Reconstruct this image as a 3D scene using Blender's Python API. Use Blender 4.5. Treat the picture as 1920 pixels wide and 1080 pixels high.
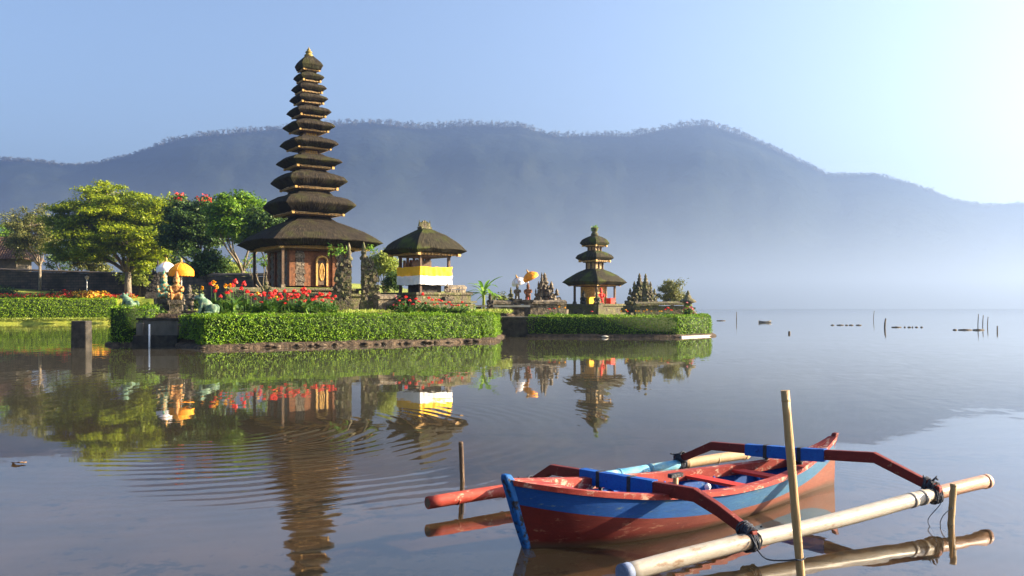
import bpy, bmesh, math, random
import numpy as np
from mathutils import Vector, Matrix, noise as mnoise

for o in list(bpy.data.objects): bpy.data.objects.remove(o)
S = bpy.context.scene
C = S.collection
R = math.radians
random.seed(7); rng = np.random.default_rng(7)

# ------------------------------------------------------------------ camera, sky, sun, exposure
F, HZ, CAMH = 1663.0, 577.0, 2.0
cd = bpy.data.cameras.new('camera'); cam = bpy.data.objects.new('camera', cd); C.objects.link(cam)
cam.location = (0, 0, CAMH); cam.rotation_euler = (R(90), 0, 0)
cd.sensor_width = 36.0; cd.lens = 36.0 * F / 1920.0
cd.shift_y = (HZ - 540.0) / 1920.0
cd.clip_start = 0.1; cd.clip_end = 20000
S.camera = cam

SUN_AZ, SUN_EL = 84.0, 21.0            # clockwise from the view direction, above the horizon
world = bpy.data.worlds.new('World'); S.world = world; world.use_nodes = True
wn = world.node_tree.nodes; wl = world.node_tree.links
bg = wn['Background']
sky = wn.new('ShaderNodeTexSky'); sky.sky_type = 'NISHITA'; sky.sun_disc = False
sky.sun_elevation = R(SUN_EL); sky.sun_rotation = R(SUN_AZ)
sky.altitude = 1200; sky.air_density = 1.0; sky.dust_density = 8.0; sky.ozone_density = 1.2
wl.new(sky.outputs[0], bg.inputs[0]); bg.inputs[1].default_value = 0.05

sl = bpy.data.lights.new('sun', 'SUN'); sl.energy = 5.0; sl.angle = R(0.55); sl.color = (1.0, 0.81, 0.55)
sun = bpy.data.objects.new('sun', sl); C.objects.link(sun)
sd = Vector((math.sin(R(SUN_AZ)) * math.cos(R(SUN_EL)), math.cos(R(SUN_AZ)) * math.cos(R(SUN_EL)), math.sin(R(SUN_EL))))
sun.rotation_euler = sd.to_track_quat('Z', 'Y').to_euler(); sun.location = (300, 80, 130)

S.view_settings.view_transform = 'Standard'; S.view_settings.look = 'None'
S.view_settings.gamma = 1.0; S.view_settings.exposure = 2.62
S.render.engine = 'CYCLES'
S.cycles.use_denoising = True
S.cycles.max_bounces = 8; S.cycles.diffuse_bounces = 3; S.cycles.glossy_bounces = 4
S.cycles.transparent_max_bounces = 12; S.cycles.volume_bounces = 0
S.cycles.caustics_reflective = False; S.cycles.caustics_refractive = False
HAZE_D = 0.00040

def W(px, py, Y):
    """the place at depth Y seen at photo pixel px, py"""
    return Vector(((px - 960) / F * Y, Y, CAMH - (py - HZ) / F * Y))
def WX(px, Y): return (px - 960) / F * Y
def WZ(py, Y): return CAMH - (py - HZ) / F * Y

# ------------------------------------------------------------------ helpers
def tag(o, label=None, cat=None, group=None, kind=None):
    if label: o['label'] = label
    if cat: o['category'] = cat
    if group: o['group'] = group
    if kind: o['kind'] = kind
    return o
def thing(name, label, cat, loc=(0, 0, 0), rotz=0.0, group=None):
    o = bpy.data.objects.new(name, None); C.objects.link(o)
    o.location = loc; o.rotation_euler = (0, 0, rotz); o.empty_display_size = 0.3
    return tag(o, label, cat, group)
def copy_tree(o, parent=None):
    c = o.copy(); C.objects.link(c); c.parent = parent
    for ch in list(o.children): copy_tree(ch, c)
    return c

class MB:
    def __init__(s): s.v = []; s.f = []; s.m = []; s.sm = []; s.uv = None
    def add(s, vs, fs, m=0, smooth=False):
        b = len(s.v); s.v.extend([tuple(x) for x in vs])
        for f in fs: s.f.append(tuple(b + i for i in f)); s.m.append(m); s.sm.append(smooth)
        return s
    def box(s, c, sz, rz=0.0, m=0, taper=1.0, rot=None):
        x, y, z = sz[0] / 2, sz[1] / 2, sz[2] / 2
        vs = [(-x, -y, -z), (x, -y, -z), (x, y, -z), (-x, y, -z), (-x * taper, -y * taper, z), (x * taper, -y * taper, z), (x * taper, y * taper, z), (-x * taper, y * taper, z)]
        M = rot if rot is not None else Matrix.Rotation(rz, 3, 'Z')
        c = Vector(c)
        return s.add([c + M @ Vector(p) for p in vs], [(0, 3, 2, 1), (4, 5, 6, 7), (0, 1, 5, 4), (1, 2, 6, 5), (2, 3, 7, 6), (3, 0, 4, 7)], m)
    def tube(s, pts, rad, seg=8, m=0, cap=True, smooth=True):
        pts = [Vector(p) for p in pts]; n = len(pts)
        if not hasattr(rad, '__len__'): rad = [rad] * n
        vs = []; up = None
        for i, p in enumerate(pts):
            t = (pts[min(i + 1, n - 1)] - pts[max(i - 1, 0)])
            if t.length < 1e-9: t = Vector((0, 0, 1))
            t.normalize()
            if up is None:
                up = Vector((0, 0, 1)) if abs(t.z) < 0.9 else Vector((1, 0, 0))
            a = t.cross(up)
            if a.length < 1e-6: a = t.cross(Vector((0.3, 0.9, 0.1)))
            a.normalize(); b = a.cross(t); b.normalize(); up = b
            for k in range(seg):
                w = 2 * math.pi * k / seg
                vs.append(p + (a * math.cos(w) + b * math.sin(w)) * rad[i])
        fs = []
        for i in range(n - 1):
            for k in range(seg):
                k2 = (k + 1) % seg
                fs.append((i * seg + k, i * seg + k2, (i + 1) * seg + k2, (i + 1) * seg + k))
        s.add(vs, fs, m, smooth)
        if cap:
            b = len(s.v) - len(vs)
            s.f.append(tuple(b + k for k in range(seg))[::-1]); s.m.append(m); s.sm.append(False)
            s.f.append(tuple(b + (n - 1) * seg + k for k in range(seg))); s.m.append(m); s.sm.append(False)
        return s
    def lathe(s, c, prof, seg=16, m=0, smooth=True, sq=False):
        c = Vector(c); vs = []; n = len(prof)
        for r, z in prof:
            for k in range(seg):
                w = 2 * math.pi * (k + (0.5 if sq else 0)) / seg
                vs.append(c + Vector((r * math.cos(w), r * math.sin(w), z)))
        fs = [(i * seg + k, i * seg + (k + 1) % seg, (i + 1) * seg + (k + 1) % seg, (i + 1) * seg + k) for i in range(n - 1) for k in range(seg)]
        fs.append(tuple(range(seg))[::-1]); fs.append(tuple((n - 1) * seg + k for k in range(seg)))
        return s.add(vs, fs, m, smooth)
    def prism(s, poly, z0, z1, m=0):
        n = len(poly)
        vs = [(x, y, z0) for x, y in poly] + [(x, y, z1) for x, y in poly]
        fs = [(i, (i + 1) % n, n + (i + 1) % n, n + i) for i in range(n)] + [tuple(range(n))[::-1], tuple(range(n, 2 * n))]
        return s.add(vs, fs, m)
    def sphere(s, c, r, m=0, seg=10, rings=7, rot=None):
        if not hasattr(r, '__len__'): r = (r, r, r)
        vs = []; c = Vector(c)
        for i in range(rings + 1):
            th = math.pi * i / rings
            for k in range(seg):
                w = 2 * math.pi * k / seg
                q = Vector((r[0] * math.sin(th) * math.cos(w), r[1] * math.sin(th) * math.sin(w), r[2] * math.cos(th)))
                if rot is not None: q = rot @ q
                vs.append(c + q)
        fs = [(i * seg + k, (i + 1) * seg + k, (i + 1) * seg + (k + 1) % seg, i * seg + (k + 1) % seg) for i in range(rings) for k in range(seg)]
        return s.add(vs, fs, m, True)
    def jitter(s, a, sc=3.0):
        out = []
        for v in s.v:
            q = Vector(v); n = mnoise.noise_vector(q * sc)
            out.append(tuple(q + n * a))
        s.v = out; return s
    def build(s, name, mats, parent=None, world=False):
        off = Vector(parent.location) if (world and parent) else Vector((0, 0, 0))
        me = bpy.data.meshes.new(name)
        me.from_pydata([tuple(Vector(v) - off) for v in s.v] if world else s.v, [], s.f)
        if not isinstance(mats, (list, tuple)): mats = [mats]
        for m in mats: me.materials.append(m)
        me.polygons.foreach_set('material_index', s.m); me.polygons.foreach_set('use_smooth', s.sm)
        if s.uv is not None:
            ul = me.uv_layers.new(name='UVMap')
            vi = np.empty(len(me.loops), dtype=np.int32); me.loops.foreach_get('vertex_index', vi)
            ul.data.foreach_set('uv', np.array(s.uv, dtype=np.float32)[vi].ravel())
        me.update()
        o = bpy.data.objects.new(name, me); C.objects.link(o)
        if parent: o.parent = parent
        return o

def remesh_blob(name, mb, voxel, mat, parent=None):
    """several overlapping solids melted into one continuous skin"""
    o = mb.build(name, mat, None)
    md = o.modifiers.new('r', 'REMESH'); md.mode = 'VOXEL'; md.voxel_size = voxel
    sm = o.modifiers.new('s', 'SMOOTH'); sm.iterations = 3; sm.factor = 0.5
    dg = bpy.context.evaluated_depsgraph_get()
    me = bpy.data.meshes.new_from_object(o.evaluated_get(dg))
    o.modifiers.clear(); old = o.data; o.data = me; bpy.data.meshes.remove(old)
    me.name = name
    me.materials.clear(); me.materials.append(mat)
    me.polygons.foreach_set('use_smooth', [True] * len(me.polygons))
    if parent: o.parent = parent
    return o

def norm(a): return a / np.maximum(np.linalg.norm(a, axis=1, keepdims=True), 1e-9)
def leaf_mesh(name, P, N, L, Wd, mats, parent=None, jit=0.6, core=None, fold=0.2, mi=None):
    """one leaf-shaped face pair per point; core = MB of twigs or inner mass in the same mesh"""
    P = np.asarray(P, float); N = np.asarray(N, float); n = len(P)
    N = norm(norm(N) + jit * rng.normal(size=(n, 3)))
    T = norm(np.cross(N, rng.normal(size=(n, 3)))); B = np.cross(N, T)
    L = np.asarray(L) * rng.uniform(0.7, 1.25, n); Wd = np.asarray(Wd) * rng.uniform(0.75, 1.2, n)
    L = L[:, None]; Wd = Wd[:, None]
    v = np.stack([P - T * L / 2, P + B * Wd / 2 + N * Wd * fold - T * L * 0.05, P + T * L / 2, P - B * Wd / 2 + N * Wd * fold - T * L * 0.05], axis=1).reshape(-1, 3)
    nf = n
    cv = np.array(core.v, float).reshape(-1, 3) if core else np.zeros((0, 3))
    allv = np.concatenate([v, cv])
    loops = np.arange(4 * nf, dtype=np.int32); starts = np.arange(0, 4 * nf, 4, dtype=np.int32); mat = np.zeros(nf, dtype=np.int32) if mi is None else np.asarray(mi, dtype=np.int32)
    if core:
        cl = []; cs = []; p = 4 * nf
        for f in core.f: cs.append(p); cl.extend(i + 4 * nf for i in f); p += len(f)
        loops = np.concatenate([loops, np.array(cl, dtype=np.int32)]); starts = np.concatenate([starts, np.array(cs, dtype=np.int32)])
        mat = np.concatenate([mat, np.array(core.m, dtype=np.int32)])
    me = bpy.data.meshes.new(name)
    me.vertices.add(len(allv)); me.vertices.foreach_set('co', allv.astype(np.float32).ravel())
    me.loops.add(len(loops)); me.loops.foreach_set('vertex_index', loops)
    me.polygons.add(len(starts)); me.polygons.foreach_set('loop_start', starts)
    if not isinstance(mats, (list, tuple)): mats = [mats]
    for m in mats: me.materials.append(m)
    me.polygons.foreach_set('material_index', mat)
    me.update(calc_edges=True); me.validate()
    o = bpy.data.objects.new(name, me); C.objects.link(o)
    if parent: o.parent = parent
    return o

# ------------------------------------------------------------------ materials
def nt_new(name):
    m = bpy.data.materials.new(name); m.use_nodes = True
    return m, m.node_tree.nodes, m.node_tree.links, m.node_tree.nodes['Principled BSDF']
def ramp(n, cols, pos=None):
    r = n.new('ShaderNodeValToRGB'); e = r.color_ramp.elements
    pos = pos or [i / (len(cols) - 1) for i in range(len(cols))]
    e[0].position = pos[0]; e[0].color = (*cols[0], 1); e[1].position = pos[-1]; e[1].color = (*cols[-1], 1)
    for p, c in list(zip(pos, cols))[1:-1]:
        q = e.new(p); q.color = (*c, 1)
    return r
def mat(name, cols, scale=3.0, rough=0.8, bump=0.0, bscale=None, stretch=(1, 1, 1), detail=6, pos=None, metallic=0.0, uv=False, spec=0.3, bdist=0.05, distort=0.0):
    m, n, l, b = nt_new(name)
    tc = n.new('ShaderNodeTexCoord'); mp = n.new('ShaderNodeMapping'); mp.inputs['Scale'].default_value = stretch
    l.new(tc.outputs['UV' if uv else 'Object'], mp.inputs[0])
    nz = n.new('ShaderNodeTexNoise'); nz.inputs['Scale'].default_value = scale; nz.inputs['Detail'].default_value = detail; nz.inputs['Distortion'].default_value = distort
    l.new(mp.outputs[0], nz.inputs['Vector'])
    pos = pos or [0.3 + 0.4 * i / (len(cols) - 1) for i in range(len(cols))]
    r = ramp(n, cols, pos); l.new(nz.outputs[0], r.inputs[0]); l.new(r.outputs[0], b.inputs['Base Color'])
    b.inputs['Roughness'].default_value = rough; b.inputs['Metallic'].default_value = metallic; b.inputs['Specular IOR Level'].default_value = spec
    if bump:
        n2 = n.new('ShaderNodeTexNoise'); n2.inputs['Scale'].default_value = bscale or scale * 3; n2.inputs['Detail'].default_value = 8
        l.new(mp.outputs[0], n2.inputs['Vector'])
        bp = n.new('ShaderNodeBump'); bp.inputs['Strength'].default_value = bump; bp.inputs['Distance'].default_value = bdist
        l.new(n2.outputs[0], bp.inputs['Height']); l.new(bp.outputs[0], b.inputs['Normal'])
    return m
def leafmat(name, cols, trans=0.35, rough=0.5, big=None):
    """per-leaf colour, part of the sun passes through the blade"""
    m, n, l, b = nt_new(name)
    g = n.new('ShaderNodeNewGeometry'); r = ramp(n, cols); l.new(g.outputs['Random Per Island'], r.inputs[0])
    col = r.outputs[0]
    if big:
        tc = n.new('ShaderNodeTexCoord'); nz = n.new('ShaderNodeTexNoise'); nz.inputs['Scale'].default_value = big[0]; l.new(tc.outputs['Object'], nz.inputs['Vector'])
        rr = ramp(n, [(0, 0, 0), (1, 1, 1)], [0.38, 0.62]); l.new(nz.outputs[0], rr.inputs[0])
        mx = n.new('ShaderNodeMix'); mx.data_type = 'RGBA'; l.new(rr.outputs[0], mx.inputs[0]); l.new(col, mx.inputs[6]); mx.inputs[7].default_value = (*big[1], 1)
        hm = n.new('ShaderNodeMath'); hm.operation = 'MULTIPLY'; l.new(rr.outputs[0], hm.inputs[0]); hm.inputs[1].default_value = 0.6; l.new(hm.outputs[0], mx.inputs[0])
        col = mx.outputs[2]
    l.new(col, b.inputs['Base Color']); b.inputs['Roughness'].default_value = rough; b.inputs['Specular IOR Level'].default_value = 0.3
    t = n.new('ShaderNodeBsdfTranslucent'); l.new(col, t.inputs[0])
    mx2 = n.new('ShaderNodeMixShader'); mx2.inputs[0].default_value = trans
    l.new(b.outputs[0], mx2.inputs[1]); l.new(t.outputs[0], mx2.inputs[2])
    l.new(mx2.outputs[0], n['Material Output'].inputs['Surface'])
    return m

def thatch_mat(name, cols, moss, moss_amt=0.5):
    m, n, l, b = nt_new(name)
    tc = n.new('ShaderNodeTexCoord'); mp = n.new('ShaderNodeMapping'); mp.inputs['Scale'].default_value = (9, 1.1, 1)
    l.new(tc.outputs['UV'], mp.inputs[0])
    nz = n.new('ShaderNodeTexNoise'); nz.inputs['Scale'].default_value = 1.6; nz.inputs['Detail'].default_value = 8; nz.inputs['Roughness'].default_value = 0.65
    l.new(mp.outputs[0], nz.inputs['Vector'])
    r = ramp(n, cols, [0.3, 0.5, 0.72]); l.new(nz.outputs[0], r.inputs[0])
    nm = n.new('ShaderNodeTexNoise'); nm.inputs['Scale'].default_value = 0.9; nm.inputs['Detail'].default_value = 7; l.new(tc.outputs['Object'], nm.inputs['Vector'])
    rm = ramp(n, [(0, 0, 0), (1, 1, 1)], [0.52, 0.68]); l.new(nm.outputs[0], rm.inputs[0])
    ml = n.new('ShaderNodeMath'); ml.operation = 'MULTIPLY'; ml.inputs[1].default_value = moss_amt; l.new(rm.outputs[0], ml.inputs[0])
    mx = n.new('ShaderNodeMix'); mx.data_type = 'RGBA'; l.new(ml.outputs[0], mx.inputs[0]); l.new(r.outputs[0], mx.inputs[6]); mx.inputs[7].default_value = (*moss, 1)
    l.new(mx.outputs[2], b.inputs['Base Color']); b.inputs['Roughness'].default_value = 0.95; b.inputs['Specular IOR Level'].default_value = 0.1
    bp = n.new('ShaderNodeBump'); bp.inputs['Strength'].default_value = 0.9; bp.inputs['Distance'].default_value = 0.12
    l.new(nz.outputs[0], bp.inputs['Height']); l.new(bp.outputs[0], b.inputs['Normal'])
    return m

M = {}
M['thatch'] = thatch_mat('thatch', [(0.006, 0.005, 0.0045), (0.023, 0.019, 0.014), (0.085, 0.067, 0.045)], (0.05, 0.056, 0.014), 0.5)
M['thatch_mossy'] = thatch_mat('thatch_mossy', [(0.007, 0.006, 0.005), (0.028, 0.025, 0.016), (0.09, 0.076, 0.046)], (0.065, 0.085, 0.012), 0.8)
M['eave_wood'] = mat('eave_wood', [(0.28, 0.18, 0.08), (0.48, 0.33, 0.16)], 4, 0.7, 0.5, 25, (1, 1, 3))
M['gold_wood'] = mat('gold_wood', [(0.30, 0.15, 0.04), (0.62, 0.38, 0.09)], 9, 0.5, 0.6, 30)
M['dark_wood'] = mat('dark_wood', [(0.05, 0.03, 0.02), (0.13, 0.08, 0.045)], 6, 0.7, 0.4, 20, (3, 3, 0.6))
M['brick'] = mat('brick', [(0.095, 0.04, 0.02), (0.22, 0.09, 0.04)], 5, 0.85, 0.4, 30)
M['carved'] = mat('carved', [(0.03, 0.025, 0.02), (0.13, 0.105, 0.08), (0.22, 0.18, 0.14)], 7, 0.9, 1.0, 11, bdist=0.12)
M['stone'] = mat('stone', [(0.025, 0.021, 0.016), (0.11, 0.09, 0.065), (0.24, 0.19, 0.13)], 3.6, 0.9, 1.0, 9, bdist=0.08)
M['stone_moss'] = mat('stone_moss', [(0.03, 0.025, 0.018), (0.11, 0.09, 0.062), (0.085, 0.09, 0.03), (0.23, 0.185, 0.12)], 3.0, 0.92, 1.0, 9, bdist=0.08)
M['dark_stone'] = mat('dark_stone', [(0.015, 0.014, 0.012), (0.06, 0.052, 0.042)], 3, 0.9, 0.8, 10)
def masonry(name, c1, c2, mortar):
    m, n, l, b = nt_new(name); tc = n.new('ShaderNodeTexCoord'); sp = n.new('ShaderNodeSeparateXYZ'); cb = n.new('ShaderNodeCombineXYZ')
    l.new(tc.outputs['Object'], sp.inputs[0]); l.new(sp.outputs[0], cb.inputs[0]); l.new(sp.outputs[2], cb.inputs[1])
    br = n.new('ShaderNodeTexBrick'); br.inputs['Scale'].default_value = 1.0; br.inputs['Brick Width'].default_value = 0.9; br.inputs['Row Height'].default_value = 0.38; br.inputs['Mortar Size'].default_value = 0.035
    br.inputs['Color1'].default_value = (*c1, 1); br.inputs['Color2'].default_value = (*c2, 1); br.inputs['Mortar'].default_value = (*mortar, 1); l.new(cb.outputs[0], br.inputs['Vector'])
    nz = n.new('ShaderNodeTexNoise'); nz.inputs['Scale'].default_value = 0.7; nz.inputs['Detail'].default_value = 9; l.new(tc.outputs['Object'], nz.inputs['Vector'])
    r = ramp(n, [(0.35, 0.33, 0.3), (1.5, 1.4, 1.25)], [0.3, 0.7]); l.new(nz.outputs[0], r.inputs[0])
    mx = n.new('ShaderNodeMix'); mx.data_type = 'RGBA'; mx.blend_type = 'MULTIPLY'; mx.inputs[0].default_value = 1.0; l.new(br.outputs[0], mx.inputs[6]); l.new(r.outputs[0], mx.inputs[7]); l.new(mx.outputs[2], b.inputs['Base Color']); b.inputs['Roughness'].default_value = 0.95
    return m
M['old_masonry'] = masonry('old_masonry', (0.05, 0.038, 0.028), (0.085, 0.065, 0.05), (0.022, 0.018, 0.015))
M['concrete'] = mat('concrete', [(0.06, 0.055, 0.045), (0.15, 0.135, 0.11)], 1.6, 0.9, 0.5, 12, (1, 1, 0.5))
M['pale_slab'] = mat('pale_slab', [(0.38, 0.34, 0.28), (0.6, 0.55, 0.46)], 2, 0.85, 0.3, 12)
M['soil'] = mat('soil', [(0.014, 0.010, 0.007), (0.05, 0.034, 0.021), (0.12, 0.082, 0.05)], 3.5, 0.95, 1.0, 6, bdist=0.15)
M['rock'] = mat('rock', [(0.018, 0.014, 0.010), (0.07, 0.05, 0.033), (0.17, 0.125, 0.08)], 2.5, 0.9, 0.9, 7, bdist=0.08)
M['lawn'] = mat('lawn', [(0.10, 0.14, 0.012), (0.24, 0.27, 0.03), (0.30, 0.30, 0.05)], 0.6, 0.95, 0.8, 20, bdist=0.1)
M['yellow_cloth'] = mat('yellow_cloth', [(0.78, 0.40, 0.015), (0.86, 0.47, 0.02)], 3, 0.75, 0.2, 8)
M['white_cloth'] = mat('white_cloth', [(0.72, 0.70, 0.70), (0.82, 0.80, 0.78)], 3, 0.8, 0.2, 8)
M['red_cloth'] = mat('red_cloth', [(0.55, 0.03, 0.02), (0.7, 0.06, 0.04)], 3, 0.75)
M['red_paint'] = mat('red_paint', [(0.4, 0.05, 0.03), (0.5, 0.08, 0.05)], 3, 0.6)
M['orange_canopy'] = mat('orange_canopy', [(0.72, 0.22, 0.006), (0.84, 0.32, 0.010)], 4, 0.7)
M['white_canopy'] = mat('white_canopy', [(0.70, 0.68, 0.72), (0.80, 0.78, 0.80)], 4, 0.7)
M['white_metal'] = mat('white_metal', [(0.65, 0.65, 0.65), (0.8, 0.8, 0.8)], 4, 0.4)
M['green_paint'] = mat('green_paint', [(0.02, 0.14, 0.07), (0.04, 0.2, 0.1)], 4, 0.5)
M['frog'] = mat('frog', [(0.035, 0.065, 0.042), (0.09, 0.165, 0.105), (0.28, 0.32, 0.20)], 4, 0.6, 0.3, 14)
M['statue_gold'] = mat('statue_gold', [(0.10, 0.04, 0.02), (0.40, 0.17, 0.04), (0.55, 0.34, 0.13)], 9, 0.6, 0.5, 16)
M['statue_green'] = mat('statue_green', [(0.02, 0.12, 0.09), (0.05, 0.24, 0.18), (0.35, 0.17, 0.05), (0.5, 0.3, 0.12)], 7, 0.6, 0.5, 16)
M['tile'] = mat('tile', [(0.045, 0.024, 0.016), (0.10, 0.055, 0.035)], 3, 0.85, 0.8, 14)
M['plaster'] = mat('plaster', [(0.06, 0.05, 0.04), (0.12, 0.1, 0.08)], 2, 0.9)
M['bark'] = mat('bark', [(0.10, 0.08, 0.055), (0.28, 0.23, 0.17)], 4, 0.95, 0.8, 12, (3, 3, 0.6))
M['dark_bark'] = mat('dark_bark', [(0.04, 0.03, 0.022), (0.13, 0.10, 0.07)], 4, 0.95, 0.8, 12, (3, 3, 0.6))
M['hedge'] = leafmat('hedge', [(0.04, 0.11, 0.004), (0.14, 0.29, 0.008), (0.32, 0.48, 0.014)], 0.38, big=(0.7, (0.08, 0.15, 0.006)))
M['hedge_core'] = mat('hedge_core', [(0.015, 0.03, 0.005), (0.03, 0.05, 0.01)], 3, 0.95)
M['far_hedge'] = leafmat('far_hedge', [(0.10, 0.20, 0.006), (0.22, 0.38, 0.010), (0.36, 0.50, 0.016)], 0.42)
M['rain_leaf'] = leafmat('rain_leaf', [(0.13, 0.19, 0.005), (0.29, 0.36, 0.008), (0.44, 0.48, 0.012)], 0.45, big=(0.25, (0.10, 0.16, 0.01)))
M['deep_leaf'] = leafmat('deep_leaf', [(0.025, 0.055, 0.012), (0.05, 0.10, 0.018), (0.09, 0.15, 0.02)], 0.3)
M['mid_leaf'] = leafmat('mid_leaf', [(0.05, 0.12, 0.008), (0.12, 0.24, 0.012), (0.22, 0.34, 0.016)], 0.38)
M['olive_leaf'] = leafmat('olive_leaf', [(0.07, 0.09, 0.022), (0.16, 0.17, 0.04), (0.27, 0.26, 0.07)], 0.35)
M['pale_leaf'] = leafmat('pale_leaf', [(0.16, 0.22, 0.03), (0.26, 0.32, 0.05), (0.34, 0.38, 0.08)], 0.4)
M['canna_leaf'] = leafmat('canna_leaf', [(0.035, 0.09, 0.015), (0.07, 0.15, 0.02), (0.15, 0.25, 0.03)], 0.3)
M['banana_leaf'] = leafmat('banana_leaf', [(0.08, 0.2, 0.02), (0.16, 0.32, 0.03), (0.26, 0.42, 0.05)], 0.4)
M['red_petal'] = leafmat('red_petal', [(0.55, 0.012, 0.02), (0.75, 0.03, 0.03), (0.8, 0.09, 0.06)], 0.4)
M['yellow_petal'] = leafmat('yellow_petal', [(0.75, 0.26, 0.01), (0.85, 0.46, 0.02), (0.85, 0.55, 0.06)], 0.4)
M['pink_petal'] = leafmat('pink_petal', [(0.6, 0.06, 0.12), (0.75, 0.15, 0.22), (0.8, 0.3, 0.32)], 0.4)
M['hill'] = mat('hill', [(0.007, 0.011, 0.012), (0.011, 0.016, 0.014), (0.018, 0.022, 0.017)], 0.012, 1.0, 0.6, 0.045, detail=10, bdist=10, spec=0.0)
M['ridge_leaf'] = leafmat('ridge_leaf', [(0.03, 0.035, 0.02), (0.07, 0.07, 0.04), (0.10, 0.09, 0.05)], 0.25)
M['sand'] = mat('sand', [(0.5, 0.44, 0.33), (0.65, 0.58, 0.45)], 0.05, 0.9)
M['bamboo'] = mat('bamboo', [(0.20, 0.125, 0.055), (0.40, 0.27, 0.125)], 5, 0.55, 0.3, 20, (4, 4, 0.4))
M['black_rubber'] = mat('black_rubber', [(0.008, 0.009, 0.014), (0.02, 0.022, 0.03)], 20, 0.6, 0.4, 40)
M['rope'] = mat('rope', [(0.01, 0.012, 0.022), (0.05, 0.06, 0.085)], 40, 0.8, 0.5, 90)
M['float_wood'] = mat('float_wood', [(0.07, 0.06, 0.05), (0.16, 0.13, 0.10)], 5, 0.9)
M['leaf_brown'] = mat('leaf_brown', [(0.3, 0.14, 0.05), (0.5, 0.3, 0.13)], 30, 0.7)

def paint(name, base, alt, worn, amt=0.5, scale=5.0, stretch=(1, 1, 1), rough=0.6, bump=0.3, fade_sunlit=None, grime=False):
    """old boat paint: two tones of the same coat, streaks along the planks, chips down to wood, an after half both faded and coloured as sunlit, and a dirty waterline"""
    m, n, l, b = nt_new(name)
    tc = n.new('ShaderNodeTexCoord'); rt = n.new('ShaderNodeMapping'); rt.inputs['Rotation'].default_value = (0, 0, -math.atan2(0.6, 0.8)); l.new(tc.outputs['Object'], rt.inputs[0])
    mp = n.new('ShaderNodeMapping'); mp.inputs['Scale'].default_value = stretch; l.new(rt.outputs[0], mp.inputs[0])
    def noise(sc, det=10, ro=0.65):
        q = n.new('ShaderNodeTexNoise'); q.inputs['Scale'].default_value = sc; q.inputs['Detail'].default_value = det; q.inputs['Roughness'].default_value = ro; l.new(mp.outputs[0], q.inputs['Vector']); return q.outputs[0]
    def mix(f, a, c):
        q = n.new('ShaderNodeMix'); q.data_type = 'RGBA'; l.new(f, q.inputs[0]); l.new(a, q.inputs[6])
        if isinstance(c, tuple): q.inputs[7].default_value = (*c, 1)
        else: l.new(c, q.inputs[7])
        return q.outputs[2]
    n1 = noise(scale); r1 = ramp(n, [base, alt], [0.35, 0.68]); l.new(n1, r1.inputs[0]); col = r1.outputs[0]
    if fade_sunlit:
        sp = n.new('ShaderNodeSeparateXYZ'); l.new(rt.outputs[0], sp.inputs[0])
        ad = n.new('ShaderNodeMath'); ad.operation = 'MULTIPLY_ADD'; l.new(n1, ad.inputs[0]); ad.inputs[1].default_value = 1.6; l.new(sp.outputs[0], ad.inputs[2])
        rf = n.new('ShaderNodeMapRange'); rf.inputs[1].default_value = -0.3; rf.inputs[2].default_value = 1.6; rf.inputs[3].default_value = 0.0; rf.inputs[4].default_value = 0.6; l.new(ad.outputs[0], rf.inputs[0]); col = mix(rf.outputs[0], col, fade_sunlit)  # towards the stern: faded paint, plus the sunlit look put into the colour
    n2 = noise(scale * 2.6, 12, 0.72); hi = 0.72 - 0.2 * amt
    r2 = ramp(n, [(0, 0, 0), (1, 1, 1)], [hi - 0.02, hi + 0.05]); l.new(n2, r2.inputs[0]); col = mix(r2.outputs[0], col, worn)
    n4 = noise(scale * 9, 6, 0.8); r4 = ramp(n, [(0.72, 0.72, 0.72), (1.12, 1.12, 1.12)], [0.3, 0.7]); l.new(n4, r4.inputs[0])
    mu = n.new('ShaderNodeMix'); mu.data_type = 'RGBA'; mu.blend_type = 'MULTIPLY'; mu.inputs[0].default_value = 1.0; l.new(col, mu.inputs[6]); l.new(r4.outputs[0], mu.inputs[7]); col = mu.outputs[2]
    if grime:
        sz = n.new('ShaderNodeSeparateXYZ'); l.new(tc.outputs['Object'], sz.inputs[0])
        ad = n.new('ShaderNodeMath'); ad.operation = 'MULTIPLY_ADD'; l.new(n1, ad.inputs[0]); ad.inputs[1].default_value = -0.09; l.new(sz.outputs[2], ad.inputs[2])
        rg_ = n.new('ShaderNodeMapRange'); rg_.inputs[1].default_value = -0.03; rg_.inputs[2].default_value = 0.012; rg_.inputs[3].default_value = 0.8; rg_.inputs[4].default_value = 0.0; l.new(ad.outputs[0], rg_.inputs[0]); col = mix(rg_.outputs[0], col, (0.05, 0.035, 0.022))
    l.new(col, b.inputs['Base Color']); b.inputs['Specular IOR Level'].default_value = 0.22
    rr = n.new('ShaderNodeMapRange'); rr.inputs[3].default_value = rough - 0.1; rr.inputs[4].default_value = rough + 0.25; l.new(n1, rr.inputs[0]); l.new(rr.outputs[0], b.inputs['Roughness'])
    bp = n.new('ShaderNodeBump'); bp.inputs['Strength'].default_value = bump; bp.inputs['Distance'].default_value = 0.012; l.new(n2, bp.inputs['Height']); l.new(bp.outputs[0], b.inputs['Normal'])
    return m
M['boat_blue'] = paint('boat_blue', (0.002, 0.042, 0.20), (0.004, 0.06, 0.24), (0.07, 0.12, 0.16), 0.6, 4, (0.35, 1, 2.2), fade_sunlit=(0.05, 0.14, 0.17))
M['boat_red'] = paint('boat_red', (0.065, 0.005, 0.005), (0.10, 0.009, 0.007), (0.17, 0.075, 0.05), 0.6, 4, (0.35, 1, 2.2), fade_sunlit=(0.24, 0.09, 0.055), grime=True)
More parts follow.
